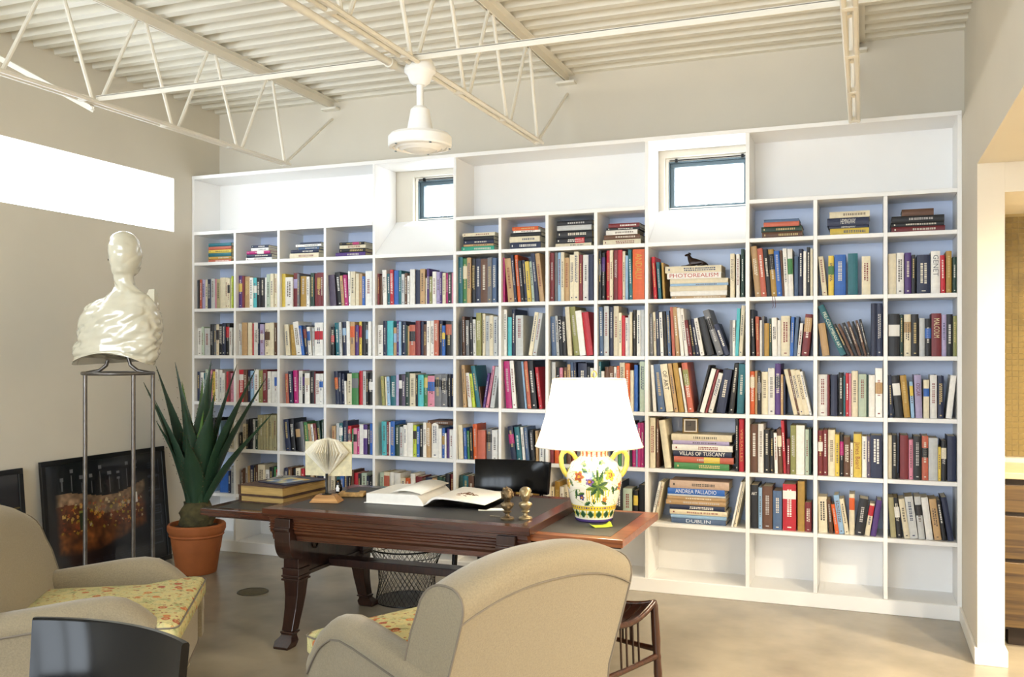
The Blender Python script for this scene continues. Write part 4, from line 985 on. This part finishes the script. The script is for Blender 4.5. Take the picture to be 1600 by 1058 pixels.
MB().lathe([(0, .44), (.018, .44), (.03, .50), (.034, .535), (.025, .565), (0, .575)], 20).build('bulb', mat('bulb_glass', 'fff2d8', .4, emit=('ffe4b4', 12)), lp, 60)
d = bpy.data.lights.new('lamp_light', 'POINT'); d.energy = 24; d.color = (1, .84, .62); d.shadow_soft_size = .06
o = bpy.data.objects.new('lamp_light', d); COL.objects.link(o); o.parent = lp; o.location = (0, 0, .6)

# ================================================================== DESK THINGS
DT = DZ + .0005
# sticky note on the right leaf
sn = MB(); g = []
for i in range(7):
    for j in range(5): g.append((-.055+.11*i/6, -.035+.07*j/4, .001 + .018*max(0, (i-4)/2)**2 * (1 if j > 1 else .3) + .01*max(0, (1-i))**2))
sn.add(g, [(i*5+j, (i+1)*5+j, (i+1)*5+j+1, i*5+j+1) for i in range(6) for j in range(4)])
o = sn.build('sticky_note', mat('sticky_lime', 'cfe83a', .7), None, 60, loc=(-1.275, -1.545, .7212), rot=(0, 0, rad(30)))
so = o.modifiers.new('t', 'SOLIDIFY'); so.thickness = .0006
tag(o, 'bright lime sticky note curling on the desk leaf in front of the lamp', 'note')
# bronze busts
BZ = mat('bronze', '6a5a42', .35, .7, var=.35, vscale=40, bump=.6, bscale=90); BZ2 = mat('bronze_pale', '9a8a6a', .32, .7, var=.25, vscale=40, bump=.25, bscale=70)
def bust(loc, rz, m, bald, label):
    r = empty('bronze_bust', loc, rz, label, 'bust', 'small bronze busts')
    MB().lathe([(0, 0), (.035, 0), (.036, .006), (.033, .011), (.02, .014), (.012, .02), (.011, .03), (.02, .036), (.024, .04), (.018, .046), (.012, .048), (0, .048)], 24).build('pedestal', m, r, 30)
    mb = MB(); rings = []
    secs = [(.014, .012, .046, 0), (.03, .02, .062, 0), (.036, .022, .075, 0), (.032, .02, .084, 0), (.017, .016, .09, 0), (.016, .017, .098, .003), (.02, .024, .104, .008), (.024, .03, .115, .008), (.027, .032, .128, .006), (.0275, .032, .14, .003), (.024, .028, .152, 0), (.014, .016, .16, 0)]
    for a, b, z, fx in secs:
        ring = []
        for k in range(24):
            t = 2*pi*k/24; x = b*cos(t) + fx; y = a*sin(t)
            if .11 < z < .135 and abs(t if t < pi else t-2*pi) < .3: x += .006
            ring.append((x, y, z))
        rings.append(ring)
    mb.loft(rings); mb.build('head', m, r, 60)
    if bald:
        MB().lathe([(0, .166), (.014, .164), (.025, .157), (.031, .146), (.031, .14), (.02, .138), (0, .137)], 20).build('cap', m, r, 50)
    else:
        mb = MB(); rr = random.Random(3)
        for k in range(46):
            a = rr.uniform(.7, 2*pi-.7); z = rr.uniform(.11, .158); q = .03 if z < .145 else .022
            c = (q*cos(a)+.002, q*.9*sin(a), z); mb.lathe([(0, -.008), (.006, -.004), (.008, 0), (.006, .005), (0, .008)], 6, c)
        o2 = mb.build('curls', m, r, 60); o2['kind'] = 'stuff'
    mb = MB()
    for s in (-1, 1): mb.lathe([(0, -.006), (.004, -.003), (.005, 0), (.003, .004), (0, .006)], 6, (.004, s*.029, .122))
    mb.build('ear', m, r, 60)
    return r
bust((-1.715, -1.745, DT), rad(-60), BZ, False, 'small dark bronze bust with curly hair on the desk')
bust((-1.632, -1.70, DT), rad(-70), BZ2, True, 'small pale bronze bust with smooth round cap on the desk')
# card and key
o = MB().box(-.075, .075, -.035, .035, 0, .0012).build('card', M['paper'], None, loc=(-1.90, -1.50, DT), rot=(0, 0, rad(24))); tag(o, 'white card lying on the desk beside the bronze busts', 'card')
ky = empty('key', (-1.81, -1.70, DT), rad(10), 'small metal key lying on the leather desk top', 'key')
KM = mat('key_metal', '9a9488', .3, .9)
MB().tube([(.0, 0, .003), (.034, 0, .003)], .0022, 6).build('shaft', KM, ky, 50)
MB().tube([(-.008+.009*cos(2*pi*k/14), .009*sin(2*pi*k/14), .003) for k in range(14)], .0022, 6, loop=True).build('bow', KM, ky, 50)
# open book
ob = empty('open_book', (-2.30, -1.335, DT), rad(2), 'large open sketchbook with a brown drawing lying on the desk', 'open book')
def page_half(s, H, L=.36, W_=.20, n=16):
    prof = []
    for i in range(n+1):
        x = L*i/n; f = i/n
        z = H*(1 - (1-min(1, f*5))**2)*(1 - .8*max(0, f-.3)**1.3) if s > 0 else H*(1-(1-min(1, f*6))**2)*(1-.12*f)
        prof.append((s*x, max(.004, z)))
    return prof
for s, H in ((-1, .062), (1, .055)):
    pr = page_half(s, H); mb = MB()
    A = [(x, -.205, z) for x, z in pr]; B = [(x, .205, z) for x, z in pr]
    bz = [(x, .004 if s < 0 else max(.004, z - .012*(1-abs(x)/.4)-.002)) for x, z in pr]
    A2 = [(x*(1.0), -.205, z) for x, z in bz]; B2 = [(x, .205, z) for x, z in bz]
    n = len(pr); vs = A + B + A2 + B2; fs = []
    for i in range(n-1):
        fs += [(i, i+1, n+i+1, n+i), (2*n+i, 3*n+i, 3*n+i+1, 2*n+i+1), (i, 2*n+i, 2*n+i+1, i+1), (n+i, n+i+1, 3*n+i+1, 3*n+i)]
    fs += [(n-1, 2*n-1, 4*n-1, 3*n-1), (0, n, 3*n, 2*n)]
    mb.add(vs, fs); mb.build('page_block', M['paper'], ob, 40)
    if s < 0:
        MB().box(-.372, -.004, -.212, .212, 0, .004).build('cover', M['paper'], ob, bevel=.001)
    else:
        mb = MB(); mb.loft([[(x, -.212, z) for x, z in ((.0, .0), (.375, 0), (.375, .0035), (0, .0035))], [(x, .212, z) for x, z in ((0, 0), (.375, 0), (.375, .0035), (0, .0035))]]); mb.build('cover', M['black'], ob)
mb = MB(); pg = []
for i in range(9):
    f = i/8; pg.append((-.02 - .19*f, .064 + .018*sin(pi*f*.9) - .004*f))
A = [(x, -.20, z) for x, z in pg]; B = [(x, .20, z + .01) for x, z in pg]; mb.add(A + B, [(i, i+1, 10+i, 9+i) for i in range(8)])
o = mb.build('loose_page', M['paper'], ob, 60); q = o.modifiers.new('t', 'SOLIDIFY'); q.thickness = .0006
mb = MB(); rr = random.Random(5)
def pz(x):
    pr = page_half(1, .055)
    for (a, b), (c, d) in zip(pr, pr[1:]):
        if a <= x <= c: return b + (d-b)*(x-a)/(c-a)
    return .004
for k in range(26):
    a = rr.uniform(0, pi); L_ = rr.uniform(.012, .045); cx, cy = .185 + rr.gauss(0, .022), -.02 + rr.gauss(0, .025)
    p = [(cx + L_*(t-.5)*cos(a+t), cy + L_*(t-.5)*sin(a+t)) for t in (0, .5, 1)]
    mb.tube([(x, y, pz(x)+.0012) for x, y in p], [.001, .0028, .001], 4)
o = mb.build('drawing', mat('sepia_ink', '6b4a34', .8), ob); o['kind'] = 'stuff'
# old books on the left leaf
OB = mat('old_binding', '4a3222', .8, var=.35, vscale=20, bump=.4, bscale=60); OP = mat('old_pages', 'a88a52', .9, var=.25, vscale=1, stretch=(8, 8, 260), bump=.3, bscale=1)
def oldbook(z, th, loc, rz, label, W_=.33, D_=.44):
    r = empty('old_book', (*loc, z), rz, label, 'book', 'old books on the desk leaf')
    mb = MB(); rr = random.Random(int(z*1000)); n = 12
    for zz in (0, th-.005):
        top = [(-W_/2 + W_*i/n, -D_/2 + rr.uniform(-.006, .004)) for i in range(n+1)] + [(W_/2 + rr.uniform(-.004, .005), -D_/2 + D_*i/n) for i in range(1, n)] + [(W_/2 - W_*i/n, D_/2) for i in range(n+1)] + [(-W_/2, D_/2 - D_*i/n) for i in range(1, n)]
        mb = MB(); mb.loft([[(x, y, zz) for x, y in top], [(x, y, zz+.005) for x, y in top]]); mb.build('cover', OB, r)
    MB().box(-W_/2+.012, W_/2-.008, -D_/2+.008, D_/2-.008, .0055, th-.0055).build('page_block', OP, r, bevel=.002)
    mb = MB(); mb.box(-W_/2-.004, -W_/2+.01, -D_/2, D_/2, .001, th-.001); mb.build('spine', OB, r, bevel=.004)
    return r
oldbook(.7208, .042, (-3.345, -1.355), rad(-3), 'worn brown old book at the bottom of the pile on the left desk leaf')
oldbook(.7634, .06, (-3.35, -1.355), rad(-3), 'thick worn gilt-edged old book on top of the pile on the left desk leaf')
pm = empty('magazine', (-3.31, -1.33, .8242), rad(-16), 'thin dark magazine with colourful cover on top of the old books', 'magazine')
MB().box(-.12, .14, -.16, .16, 0, .006).build('pages', mat('dark_cover', '23263a', .4), pm, bevel=.001)
mb = MB(); rr = random.Random(9)
for i in range(6):
    for j in range(4):
        mb.box(-.10+.03*i, -.10+.03*(i+1), -.12+.05*j, -.12+.05*(j+1), .0062, .0068, rr.choice([lin('c9a458'), lin('8fa0b8'), lin('b8b890'), lin('d8c890'), lin('4a6a90')]))
mb.build('cover_print', M['vcol'], pm)
pm2 = empty('pamphlet', (-3.43, -1.24, .8242), rad(12), 'pale grey folded pamphlet beside the magazine on the old books', 'pamphlet')
MB().box(-.07, .07, -.10, .10, 0, .004).build('sheet', mat('grey_sheet', '8a8a88', .7), pm2)
mb = MB(); mb.lathe([(0, .004), (.02, .006), (.024, .012), (.016, .018), (0, .02)], 12, (-.03, 0, 0)); mb.build('clip', mat('chrome', 'c8c8c8', .15, 1), pm2, 40)
# folded book sculpture
fb = empty('folded_book_sculpture', (-2.885, -1.60, DT), rad(14), 'old book folded into a paper diamond on a rod with wooden base', 'sculpture')
FW = wood('pale_oak', '8a5f34', 'c0935a', .5, 10, 0)
MB().loft([[(-.085, -.055, 0), (.085, -.055, 0), (.085, .055, 0), (-.085, .055, 0)], [(-.085, -.055, .004), (.085, -.055, .004), (.085, .055, .004), (-.085, .055, .004)], [(-.052, -.034, .042), (.052, -.034, .042), (.052, .034, .042), (-.052, .034, .042)]]).build('base', FW, fb, bevel=.002)
MB().lathe([(0, .042), (.028, .042), (.028, .045), (.012, .048), (.008, .055), (.008, .16), (0, .16)], 16).build('rod', M['blackmet'], fb, 40)
BB = mat('marbled_board', 'cfc6a4', .7, var=.18, vscale=35)
for s in (-1, 1):
    mb = MB(); a = rad(8)
    mb.hexa([(0, .03, .142), (s*.14*cos(a), .03-.14*sin(a)*0+.0, .146), (s*.14*cos(a), .036, .146), (0, .036, .142)], [(0, .03, .342), (s*.14*cos(a), .03, .342), (s*.14*cos(a), .036, .342), (0, .036, .342)])
    mb.build('cover_board', BB, fb, bevel=.001)
mb = MB(); NP = 64
for k in range(NP):
    a = rad(-172 + 164*k/(NP-1)); R_ = .138*(.92 + .08*sin(k*2.1)) * (1.0 if k % 16 not in (0, 1, 15) else .82)
    ca, sa = cos(a), sin(a); n_ = (-sa*.0005, ca*.0005)
    o_ = [(0.004, .15), (.006, .15), (R_, .285), (R_*.5, .352), (.004, .364)]
    A = [(r*ca + n_[0], .026 + r*sa*.75 + n_[1], z) for r, z in o_]; B = [(r*ca - n_[0], .026 + r*sa*.75 - n_[1], z) for r, z in o_]
    mb.loft([A, B])
o = mb.build('folded_pages', mat('old_paper', 'f0ead8', .85, var=.08, vscale=60), fb); o['kind'] = 'stuff'
# stone block and penguin figurine
bl = empty('wooden_block', (-2.86, -1.36, DT), rad(20), 'small flat burl wood block on the desk near the folded book', 'block')
MB().box(-.075, .075, -.05, .05, 0, .024).build('block', mat('burl', 'b08a50', .6, var=.4, vscale=40, bump=.4, bscale=60), bl, bevel=.004)
MB().box(-.04, .04, -.02, .02, .0242, .028).build('inlay', M['leather'], bl)
pg_ = empty('figurine', (-3.01, -1.27, DT), rad(-80), 'little black and white penguin figurine behind the folded book', 'figurine')
MB().lathe([(0, 0), (.018, .0), (.022, .015), (.021, .04), (.014, .055), (.015, .065), (.012, .075), (0, .08)], 16).build('body', M['black'], pg_, 60)
MB().lathe([(0, 0), (.015, .004), (.0165, .02), (.013, .04), (0, .05)], 12, (.0075, 0, .004)).build('belly', mat('white_enamel', 'efefef', .3), pg_, 60)
MB().tube([(.012, 0, .067), (.026, 0, .065)], [.004, .0008], 6).build('beak', mat('beak', 'c88a30', .5), pg_, 60)

# ================================================================== SHELF ORNAMENTS
stack_top = lambda col, row: ROWZ[row] + .0006 + max(d['z'] + d['w'] for d in blist if d['col'] == col and d['row'] == row and d['kind'] == 's')
dz = stack_top(10, 'B') + .0005
dg = empty('dog_figurine', (-1.075, .115, dz), 0, 'dark bronze reclining greyhound figurine on the stack of art books', 'figurine')
DB = mat('dark_bronze', '2a1a14', .3, .4)
def skin(name, pts, edges, m, parent, sub=2):
    me = bpy.data.meshes.new(name); me.from_pydata([p[:3] for p in pts], edges, []); o = bpy.data.objects.new(name, me); COL.objects.link(o); o.parent = parent
    sk = o.modifiers.new('skin', 'SKIN'); ss = o.modifiers.new('sub', 'SUBSURF'); ss.levels = ss.render_levels = sub
    if not me.skin_vertices: 
        pass
    for i, p in enumerate(pts):
        v = me.skin_vertices[0].data[i]; v.radius = (p[3], p[3]); v.use_root = (i == 0)
    me.materials.append(m); sk.use_smooth_shade = True
    return o
pts = [(.045, 0, .030, .025), (.01, 0, .032, .022), (-.02, 0, .036, .025), (-.036, 0, .052, .019), (-.041, 0, .068, .013), (-.046, 0, .082, .0135), (-.058, 0, .081, .009), (-.072, 0, .077, .005),
       (-.03, -.014, .012, .009), (-.06, -.016, .006, .006), (-.095, -.016, .005, .0045), (-.03, .014, .012, .009), (-.06, .016, .006, .006), (-.10, .016, .005, .0045),
       (.06, -.016, .018, .015), (.035, -.02, .008, .008), (.015, -.022, .005, .005), (.06, .016, .018, .015), (.03, .02, .007, .007), (.068, 0, .022, .009), (.085, .008, .008, .004), (.065, .03, .004, .003)]
edg = [(0,1),(1,2),(2,3),(3,4),(4,5),(5,6),(6,7),(2,8),(8,9),(9,10),(2,11),(11,12),(12,13),(0,14),(14,15),(15,16),(0,17),(17,18),(0,19),(19,20),(20,21)]
def build_skin(name, pts, edg, m, parent):
    bm = bmesh.new(); lay = bm.verts.layers.skin.verify()
    vs = []
    for p in pts:
        v = bm.verts.new(p[:3]); v[lay].radius = (p[3], p[3]); vs.append(v)
    vs[0][lay].use_root = True
    for a, b in edg: bm.edges.new((vs[a], vs[b]))
    me = bpy.data.meshes.new(name); bm.to_mesh(me); bm.free()
    o = bpy.data.objects.new(name, me); COL.objects.link(o); o.parent = parent
    sk = o.modifiers.new('skin', 'SKIN'); sk.use_smooth_shade = True; ss = o.modifiers.new('sub', 'SUBSURF'); ss.levels = ss.render_levels = 2
    me.materials.append(m); return o
build_skin('body', pts, edg, DB, dg)
for s in (-1, 1): MB().tube([(-.043, s*.008, .094), (-.034, s*.012, .09), (-.031, s*.012, .082)], [.004, .004, .001], 6).build('ear', DB, dg, 60)
cz = stack_top(10, 'E') + .0005
ck = empty('desk_clock', (-1.105, .10, cz), rad(12), 'small square brass clock with dark dial on the stack of art books', 'clock')
CB = mat('brass_dark', '7a6238', .4, .7, var=.2, vscale=30)
MB().box(-.053, .053, 0, .04, 0, .105).build('case', CB, ck, bevel=.004)
mb = MB(); frame(mb, -.043, .043, .010, .096, .008, -.003, .0); mb.build('bezel', mat('silver_bezel', 'cfc8b8', .3, .8), ck, bevel=.001)
MB().box(-.034, .034, -.001, .001, .019, .087).build('dial', mat('dial', '4a4034', .4), ck)
mb = MB(); mb.box(-.0015, .0015, -.003, -.0015, .05, .075); mb.box(-.02, .0, -.003, -.0015, .0515, .0545); mb.build('hands', M['blackmet'], ck)
rbk = empty('bookmark_ribbon', (-.56, .02, 1.98), 0, 'pair of thin maroon bookmark ribbons hanging over the shelf edge', 'ribbon')
for dx in (0, .014):
    MB().tube([(dx, .01, .002), (dx, -.021, .003), (dx+.003, -.0245, -.02), (dx+.006, -.024, -.06), (dx+.002, -.024, -.075)], .0016, 4).build('ribbon', mat('ribbon', '5a1f3a', .7), rbk)

# ================================================================== PLANT
pt = empty('potted_agave', (-4.60, -.66, 0), 0, 'tall green agave plant with spiny leaves in a terracotta pot', 'potted plant')
TC = mat('terracotta', 'a05a2c', .75, var=.12, vscale=8, bump=.1, bscale=60)
MB().lathe([(0, .002), (.138, .002), (.142, .008), (.168, .17), (.170, .175), (.171, .18), (.184, .268), (.19, .272), (.196, .28), (.192, .29), (.198, .30), (.207, .32), (.207, .35), (.198, .362), (.185, .362), (.178, .35), (.172, .32), (0, .32)], 48).build('pot', TC, pt, 35)
MB().lathe([(0, .323), (.172, .323), (.17, .335), (.1, .345), (0, .35)], 24).build('soil', mat('soil', '3a2a1a', .95, var=.4, vscale=40, bump=.8, bscale=50), pt, 60)
mb = MB(); rr = random.Random(4); rings = []
for z, r0 in ((.33, .10), (.36, .115), (.40, .12), (.44, .112), (.48, .10), (.52, .085)):
    rings.append([(r0*(1+.14*sin(5*2*pi*k/30 + z*90))*cos(2*pi*k/30), r0*(1+.14*sin(5*2*pi*k/30 + z*90))*sin(2*pi*k/30), z) for k in range(30)])
mb.loft(rings); mb.build('stem', mat('stem_bark', '4a4428', .9, var=.35, vscale=25, bump=.6, bscale=40), pt, 60)
def leaf_mat():
    m = mat('agave_leaf', '28422f', .4, var=.3, vscale=4, stretch=(1, 1, .3))
    return m
LM = leaf_mat(); LM2 = mat('agave_leaf_young', '4a6a2c', .4, var=.25, vscale=5)
# tip positions relative to the pot
CV = Vector((cos(rad(21.1)), sin(rad(21.1)), 0)); DV = Vector((-sin(rad(21.1)), cos(rad(21.1)), 0))
LEAF = [(-.40, 1.40, .02, .09, 0), (-.34, 1.52, .10, .10, 0), (-.20, 1.40, .25, .085, 1), (-.23, 1.28, -.20, .085, 0), (-.115, 1.55, -.12, .12, 0), (-.03, 1.42, .22, .09, 1), (.03, 1.48, .28, .10, 0), (.14, 1.565, -.10, .125, 0), (.26, 1.53, .12, .11, 0), (.31, 1.38, .26, .08, 1), (.45, 1.50, -.05, .115, 0), (.50, 1.44, .06, .11, 0), (.59, 1.18, -.12, .075, 0), (.27, 1.17, .10, .08, 1), (-.02, 1.30, -.22, .11, 0), (.10, 1.2, -.15, .10, 1), (-.28, 1.12, -.05, .09, 0), (.2, 1.34, -.2, .12, 0), (-.15, 1.22, .2, .1, 0), (.36, 1.26, .15, .1, 0), (.02, 1.05, -.28, .1, 0)]
for (u, z, v, wd, yg) in LEAF:
    tip = CV*u + DV*v + Vector((0, 0, z)); hd = Vector((tip.x, tip.y, 0)); hl = max(.02, hd.length); hd /= hl
    base = hd*.05 + Vector((0, 0, .50)); side = hd.cross(Vector((0, 0, 1))).normalized()
    if hl < .08: side = CV.copy()
    n = 14; rings = []; teeth = MB()
    for i in range(n+1):
        t = i/n; p = base.lerp(tip, t) + hd*(-.035*sin(pi*t)) ; d_ = (tip-base).normalized(); nrm = side.cross(d_).normalized()
        if nrm.dot(hd) > 0: nrm = -nrm
        w_ = wd*.68*(.45 + .66*sin(pi*min(1, t*1.25))) * (1 - t**3.2) + .0008
        th = .018*(1-t)**.6 + .0015; ch = .22*w_
        rings.append([p - side*w_ - nrm*(-ch), p - side*w_*.5 + nrm*(ch*.1), p - nrm*ch*.25, p + side*w_*.5 + nrm*(ch*.1), p + side*w_ - nrm*(-ch), p + side*w_*.5 - nrm*th*.8, p - nrm*th*1.3, p - side*w_*.5 - nrm*th*.8])
        if 1 < i < n:
            for s in (-1, 1):
                for q in (0, .5):
                    tt = p.lerp(base.lerp(tip, min(1, (i+q)/n)) , 1 if q else 0) if q else p
                    e = tt + side*s*w_ + nrm*ch; f_ = .010*(1-t*.6)
                    teeth.add([e - d_*.005, e + d_*.005, e + side*s*f_ + d_*.003, e + nrm*.003], [(0, 1, 2), (0, 3, 2), (1, 2, 3), (0, 1, 3)])
    mb = MB(); mb.loft(rings); lo = mb.build('leaf', LM2 if yg else LM, pt, 50)
    t_ = teeth.build('thorns', mat('thorn', '5a4630', .6) if 'thorn' not in bpy.data.materials else bpy.data.materials['thorn'], lo); t_['kind'] = 'stuff'

# ================================================================== TORSO SCULPTURE ON STAND
ts = empty('sculpture_stand', (-4.34, -1.684, 0), rad(21.1), 'tall steel rod stand with round ring top below the pearly bust', 'stand')
SM = mat('raw_steel', '6f6a66', .35, .8, var=.2, vscale=20)
MB().tube([(.205*cos(2*pi*k/40), .205*sin(2*pi*k/40), 1.49) for k in range(40)], .0105, 8, loop=True).build('ring', SM, ts, 60)
for k, a in enumerate((225, 318, 24)):
    MB().tube([(.2*cos(rad(a)), .2*sin(rad(a)), 0), (.2*cos(rad(a)), .2*sin(rad(a)), 1.485)], .0125, 10).build('leg', SM, ts, 60)
for s in (-1, 1):
    MB().tube([(s*.2, 0, 1.49), (s*.12, 0, 1.505), (s*.075, 0, 1.54), (s*.058, 0, 1.60)], .012, 8).build('cradle_arm', SM, ts, 60)
tb = empty('torso_sculpture', (-4.34, -1.684, 1.60), rad(21.1), 'pearly white wrapped head and torso bust on the steel stand', 'sculpture')
PW = mat('pearl_vinyl', 'cfcab6', .2, coat=.8, var=.04, vscale=6)
PXM = 250.9
SIL = [(572, 114, 240), (566, 114, 244), (556, 115.5, 250), (540, 118, 252), (520, 122, 253), (500, 127, 251), (488, 131, 249), (478, 138, 247), (471, 152, 244), (464, 168, 238), (457, 178, 222), (448, 180.5, 213), (440, 180, 210), (432, 178, 211), (424, 176, 215), (412, 174, 220), (400, 172, 222), (388, 172, 221), (376, 174, 217), (368, 180, 210), (364, 188, 202)]
mb = MB(); rings = []; NK = 72
def sil(py):
    for (p0, l0, r0), (p1, l1, r1) in zip(SIL, SIL[1:]):
        if p0 >= py >= p1:
            f = (p0-py)/(p0-p1); return l0+(l1-l0)*f, r0+(r1-r0)*f
    return SIL[-1][1:]
NS = 90
for i in range(NS+1):
    py = 572 - (572-364)*i/NS; l, r_ = sil(py)
    c = (l + r_)/2; a = (r_-l)/2/PXM; cx = (c-185)/PXM; z = (572-py)/PXM - .06
    sh = min(1, max(0, (py-440)/40)); sh = sh*sh*(3-2*sh)
    dep = (a*1.12 if py < 430 else a*.95)*(1-sh) + min(a*.6, .145)*sh
    yo = -.012*(1-sh)
    ring = []
    for k in range(NK):
        t = 2*pi*k/NK; ct, st_ = cos(t), sin(t); e = 2.0 + .5*sh
        x = a*math.copysign(abs(ct)**(2/e), ct); y = dep*math.copysign(abs(st_)**(2/e), st_)
        zz = z
        if py > 550: zz += .075*(1-(x/max(a, .01))**2)*((py-550)/22)     # hollow bottom edge
        pn = Vector((cx + x, y, zz))
        # creases of the tight plastic: ridged noise stretched along the folds, stronger at the arm stumps and neck
        q = Vector((pn.x*6 + pn.z*5, pn.y*6, pn.z*9 - pn.x*6))
        rg = 1 - abs(mnoise.noise(q + Vector((3, 1, 7))))*2.2
        q2 = Vector((pn.x*14 - pn.z*8, pn.y*12, pn.z*16))
        rg2 = 1 - abs(mnoise.noise(q2))*2.4
        edge = abs(ct)**2*sh
        w_ = (max(0, rg)**2*.013 + max(0, rg2)**3*(.006 + .014*edge))*(.45 + .55*sh)
        nk = math.exp(-((py-452)/9.0)**2); w_ += nk*.006*sin(t*5 + z*60)
        ring.append((cx + x*(1 - w_/max(.06, a)), yo + y*(1 - w_/max(.06, dep)), zz))
    rings.append(ring)
mb.loft(rings); o = mb.build('body', PW, tb, 75)
# folded flaps: under the jaw and on the far shoulder
f1 = lambda px, py, y: ((px-185)/PXM, y, (572-py)/PXM - .06)
MB().loft([[f1(205, 430, -.05), f1(214, 420, -.05), f1(216, 418, .05), f1(205, 432, .05)], [f1(215.5, 428, -.004), f1(216.5, 427, -.004), f1(216.5, 427, .004), f1(215.5, 428, .004)]]).build('jaw_fold', PW, tb, 60)
MB().loft([[f1(226, 486, -.03), f1(244, 488, -.03), f1(246, 486, .04), f1(226, 484, .04)], [f1(231, 462, -.022), f1(243, 460, -.02), f1(244, 460, .02), f1(231, 462, .02)], [f1(233, 454, -.008), f1(242, 453, -.008), f1(242, 453, .008), f1(233, 454, .008)]]).build('shoulder_fold', PW, tb, 60)
MB().tube([f1(174, 408, -.02), f1(171, 407.5, -.02)], .006, 8).build('peg', M['black'], tb, 60)

# ================================================================== FRAMED PICTURES
def picture(W_, H_, loc, lean, label, fn):
    r = empty('framed_picture', loc, 0, label, 'picture', 'black framed prints leaning on the left wall')
    r.rotation_euler = (0, -lean, 0)   # stands in the yz plane, leaning back towards the wall
    FMt = mat('black_frame', '0c0c0d', .3)
    for (y0, y1, z0, z1) in ((0, W_, 0, .035), (0, W_, H_-.035, H_), (0, .035, .0352, H_-.0352), (W_-.035, W_, .0352, H_-.0352)):
        MB().box(-.02, .004, y0, y1, z0, z1).build('frame_rail', FMt, r, bevel=.002)
    NX, NY = 150, 96; mb = MB(); w_, h_ = W_-.07, H_-.07
    vs = [(-.004, .035 + w_*i/NX, .035 + h_*j/NY) for j in range(NY+1) for i in range(NX+1)]
    fs = [(j*(NX+1)+i, j*(NX+1)+i+1, (j+1)*(NX+1)+i+1, (j+1)*(NX+1)+i) for j in range(NY) for i in range(NX)]
    mb.v, mb.f = vs, fs; mb.c = [fn((i+.5)/NX, (j+.5)/NY) for j in range(NY) for i in range(NX)]
    mb.build('print', mat('glossy_print', 'ffffff', .3, attr='Col', coat=.8), r)
    return r
prr = random.Random(21)
BLOBS = [(prr.uniform(.1, .8), prr.uniform(.40, .66), prr.uniform(.004, .013), prr.choice(['e0a040', 'c86a28', '8a3a20', 'e0b860', 'a89a28', '5a2a18', 'd8c8a0', '5a2a18', 'a08a28', '201008', '301a10'])) for _ in range(240)]
def pano(u, v):
    K = lin('0d0e12')
    if u > .84:
        if .85 < u < .965 and ((.55 < v < .93) or (.12 < v < .5)):
            for a, b in ((.80, .93), (.64, .78), (.42, .5), (.3, .4), (.14, .27)):
                if a < v < b and (abs(u-.852) < .004 or abs(u-.962) < .004 or abs(v-a) < .006 or abs(v-b) < .006): return lin('3c4048')
            if sin(v*330) > .7 and .86 < u < .95: return lin('2c3038')
        return K
    top = .70 + .05*sin(u*7+1) + .05*u; bot = .25 - .06*sin(u*5) + .05*u
    if v < .16:
        return lin('1c1f26') if sin(v*330) > .4 and u > .05 and sin(u*90+v*50) > -.5 else K
    if v > top + .02:
        for k in range(9):
            x = .12 + .078*k; yy = .85 + .05*sin(k*1.9)
            if abs(u-x) < .0035 and top < v < yy: return lin('55565a')
            if abs(u-x) < .014 and yy < v < yy+.07: return lin('606064') if sin(v*500) > 0 else K
        return K
    if bot < v < top and .06 < u < .83:
        q = min(1, (v-bot)/.06, (top+.02-v)/.02 if v > top else 1, (u-.06)/.05, (.83-u)/.04); q = max(0, q)
        n = mnoise.noise(Vector((u*14, v*16, 1)))*.5+.5
        if v > top - .13 + .03*sin(u*9): c = [a + (b-a)*n for a, b in zip(lin('7a5a40'), lin('b89878'))]
        elif v > .42: c = [a + (b-a)*n for a, b in zip(lin('4a2414'), lin('8a4a24'))]
        else: c = [a + (b-a)*n for a, b in zip(lin('3a1c0e'), lin('a06030'))]
        n2 = mnoise.noise(Vector((u*34, v*26, 4)))*.5+.5; n3 = mnoise.noise(Vector((u*9, v*7, 9)))*.5+.5
        c = [q_*(.15 + 1.1*n2*n3*1.6) for q_ in c]
        for x, y, r, cc in BLOBS:
            if math.hypot(u-x, (v-y)*.8) < r: c = [p_*.5 + q_*.5 for p_, q_ in zip(lin(cc), c)]; break
        if .70 < u < .75 and .56 < v < .66: c = lin('e8e4d8')
        if .24 < u < .29 and .42 < v < .58: c = lin('7a7a38') if u > .28 or v > .565 else lin('26301c')
        return tuple(a*q + b*(1-q) for a, b in zip(c, K))
    return K
picture(1.16, .885, (-5.085, -1.53, .0), rad(5.2), 'large black framed print of a panoramic interior leaning behind the stand', pano)
def plan(u, v):
    K = lin('14161c')
    if u > .6 and (abs(v-.72) < .006 or abs(u-.86) < .004 and .3 < v < .78): return lin('6a5a2a')
    if v < .6 and sin(v*120) > .6 and sin(u*60) > 0: return lin('2a2a2a')
    return K
picture(1.1, .865, (-5.085, -2.77, .0), rad(5.2), 'second black framed print at the left edge, mostly behind the armchair', plan)
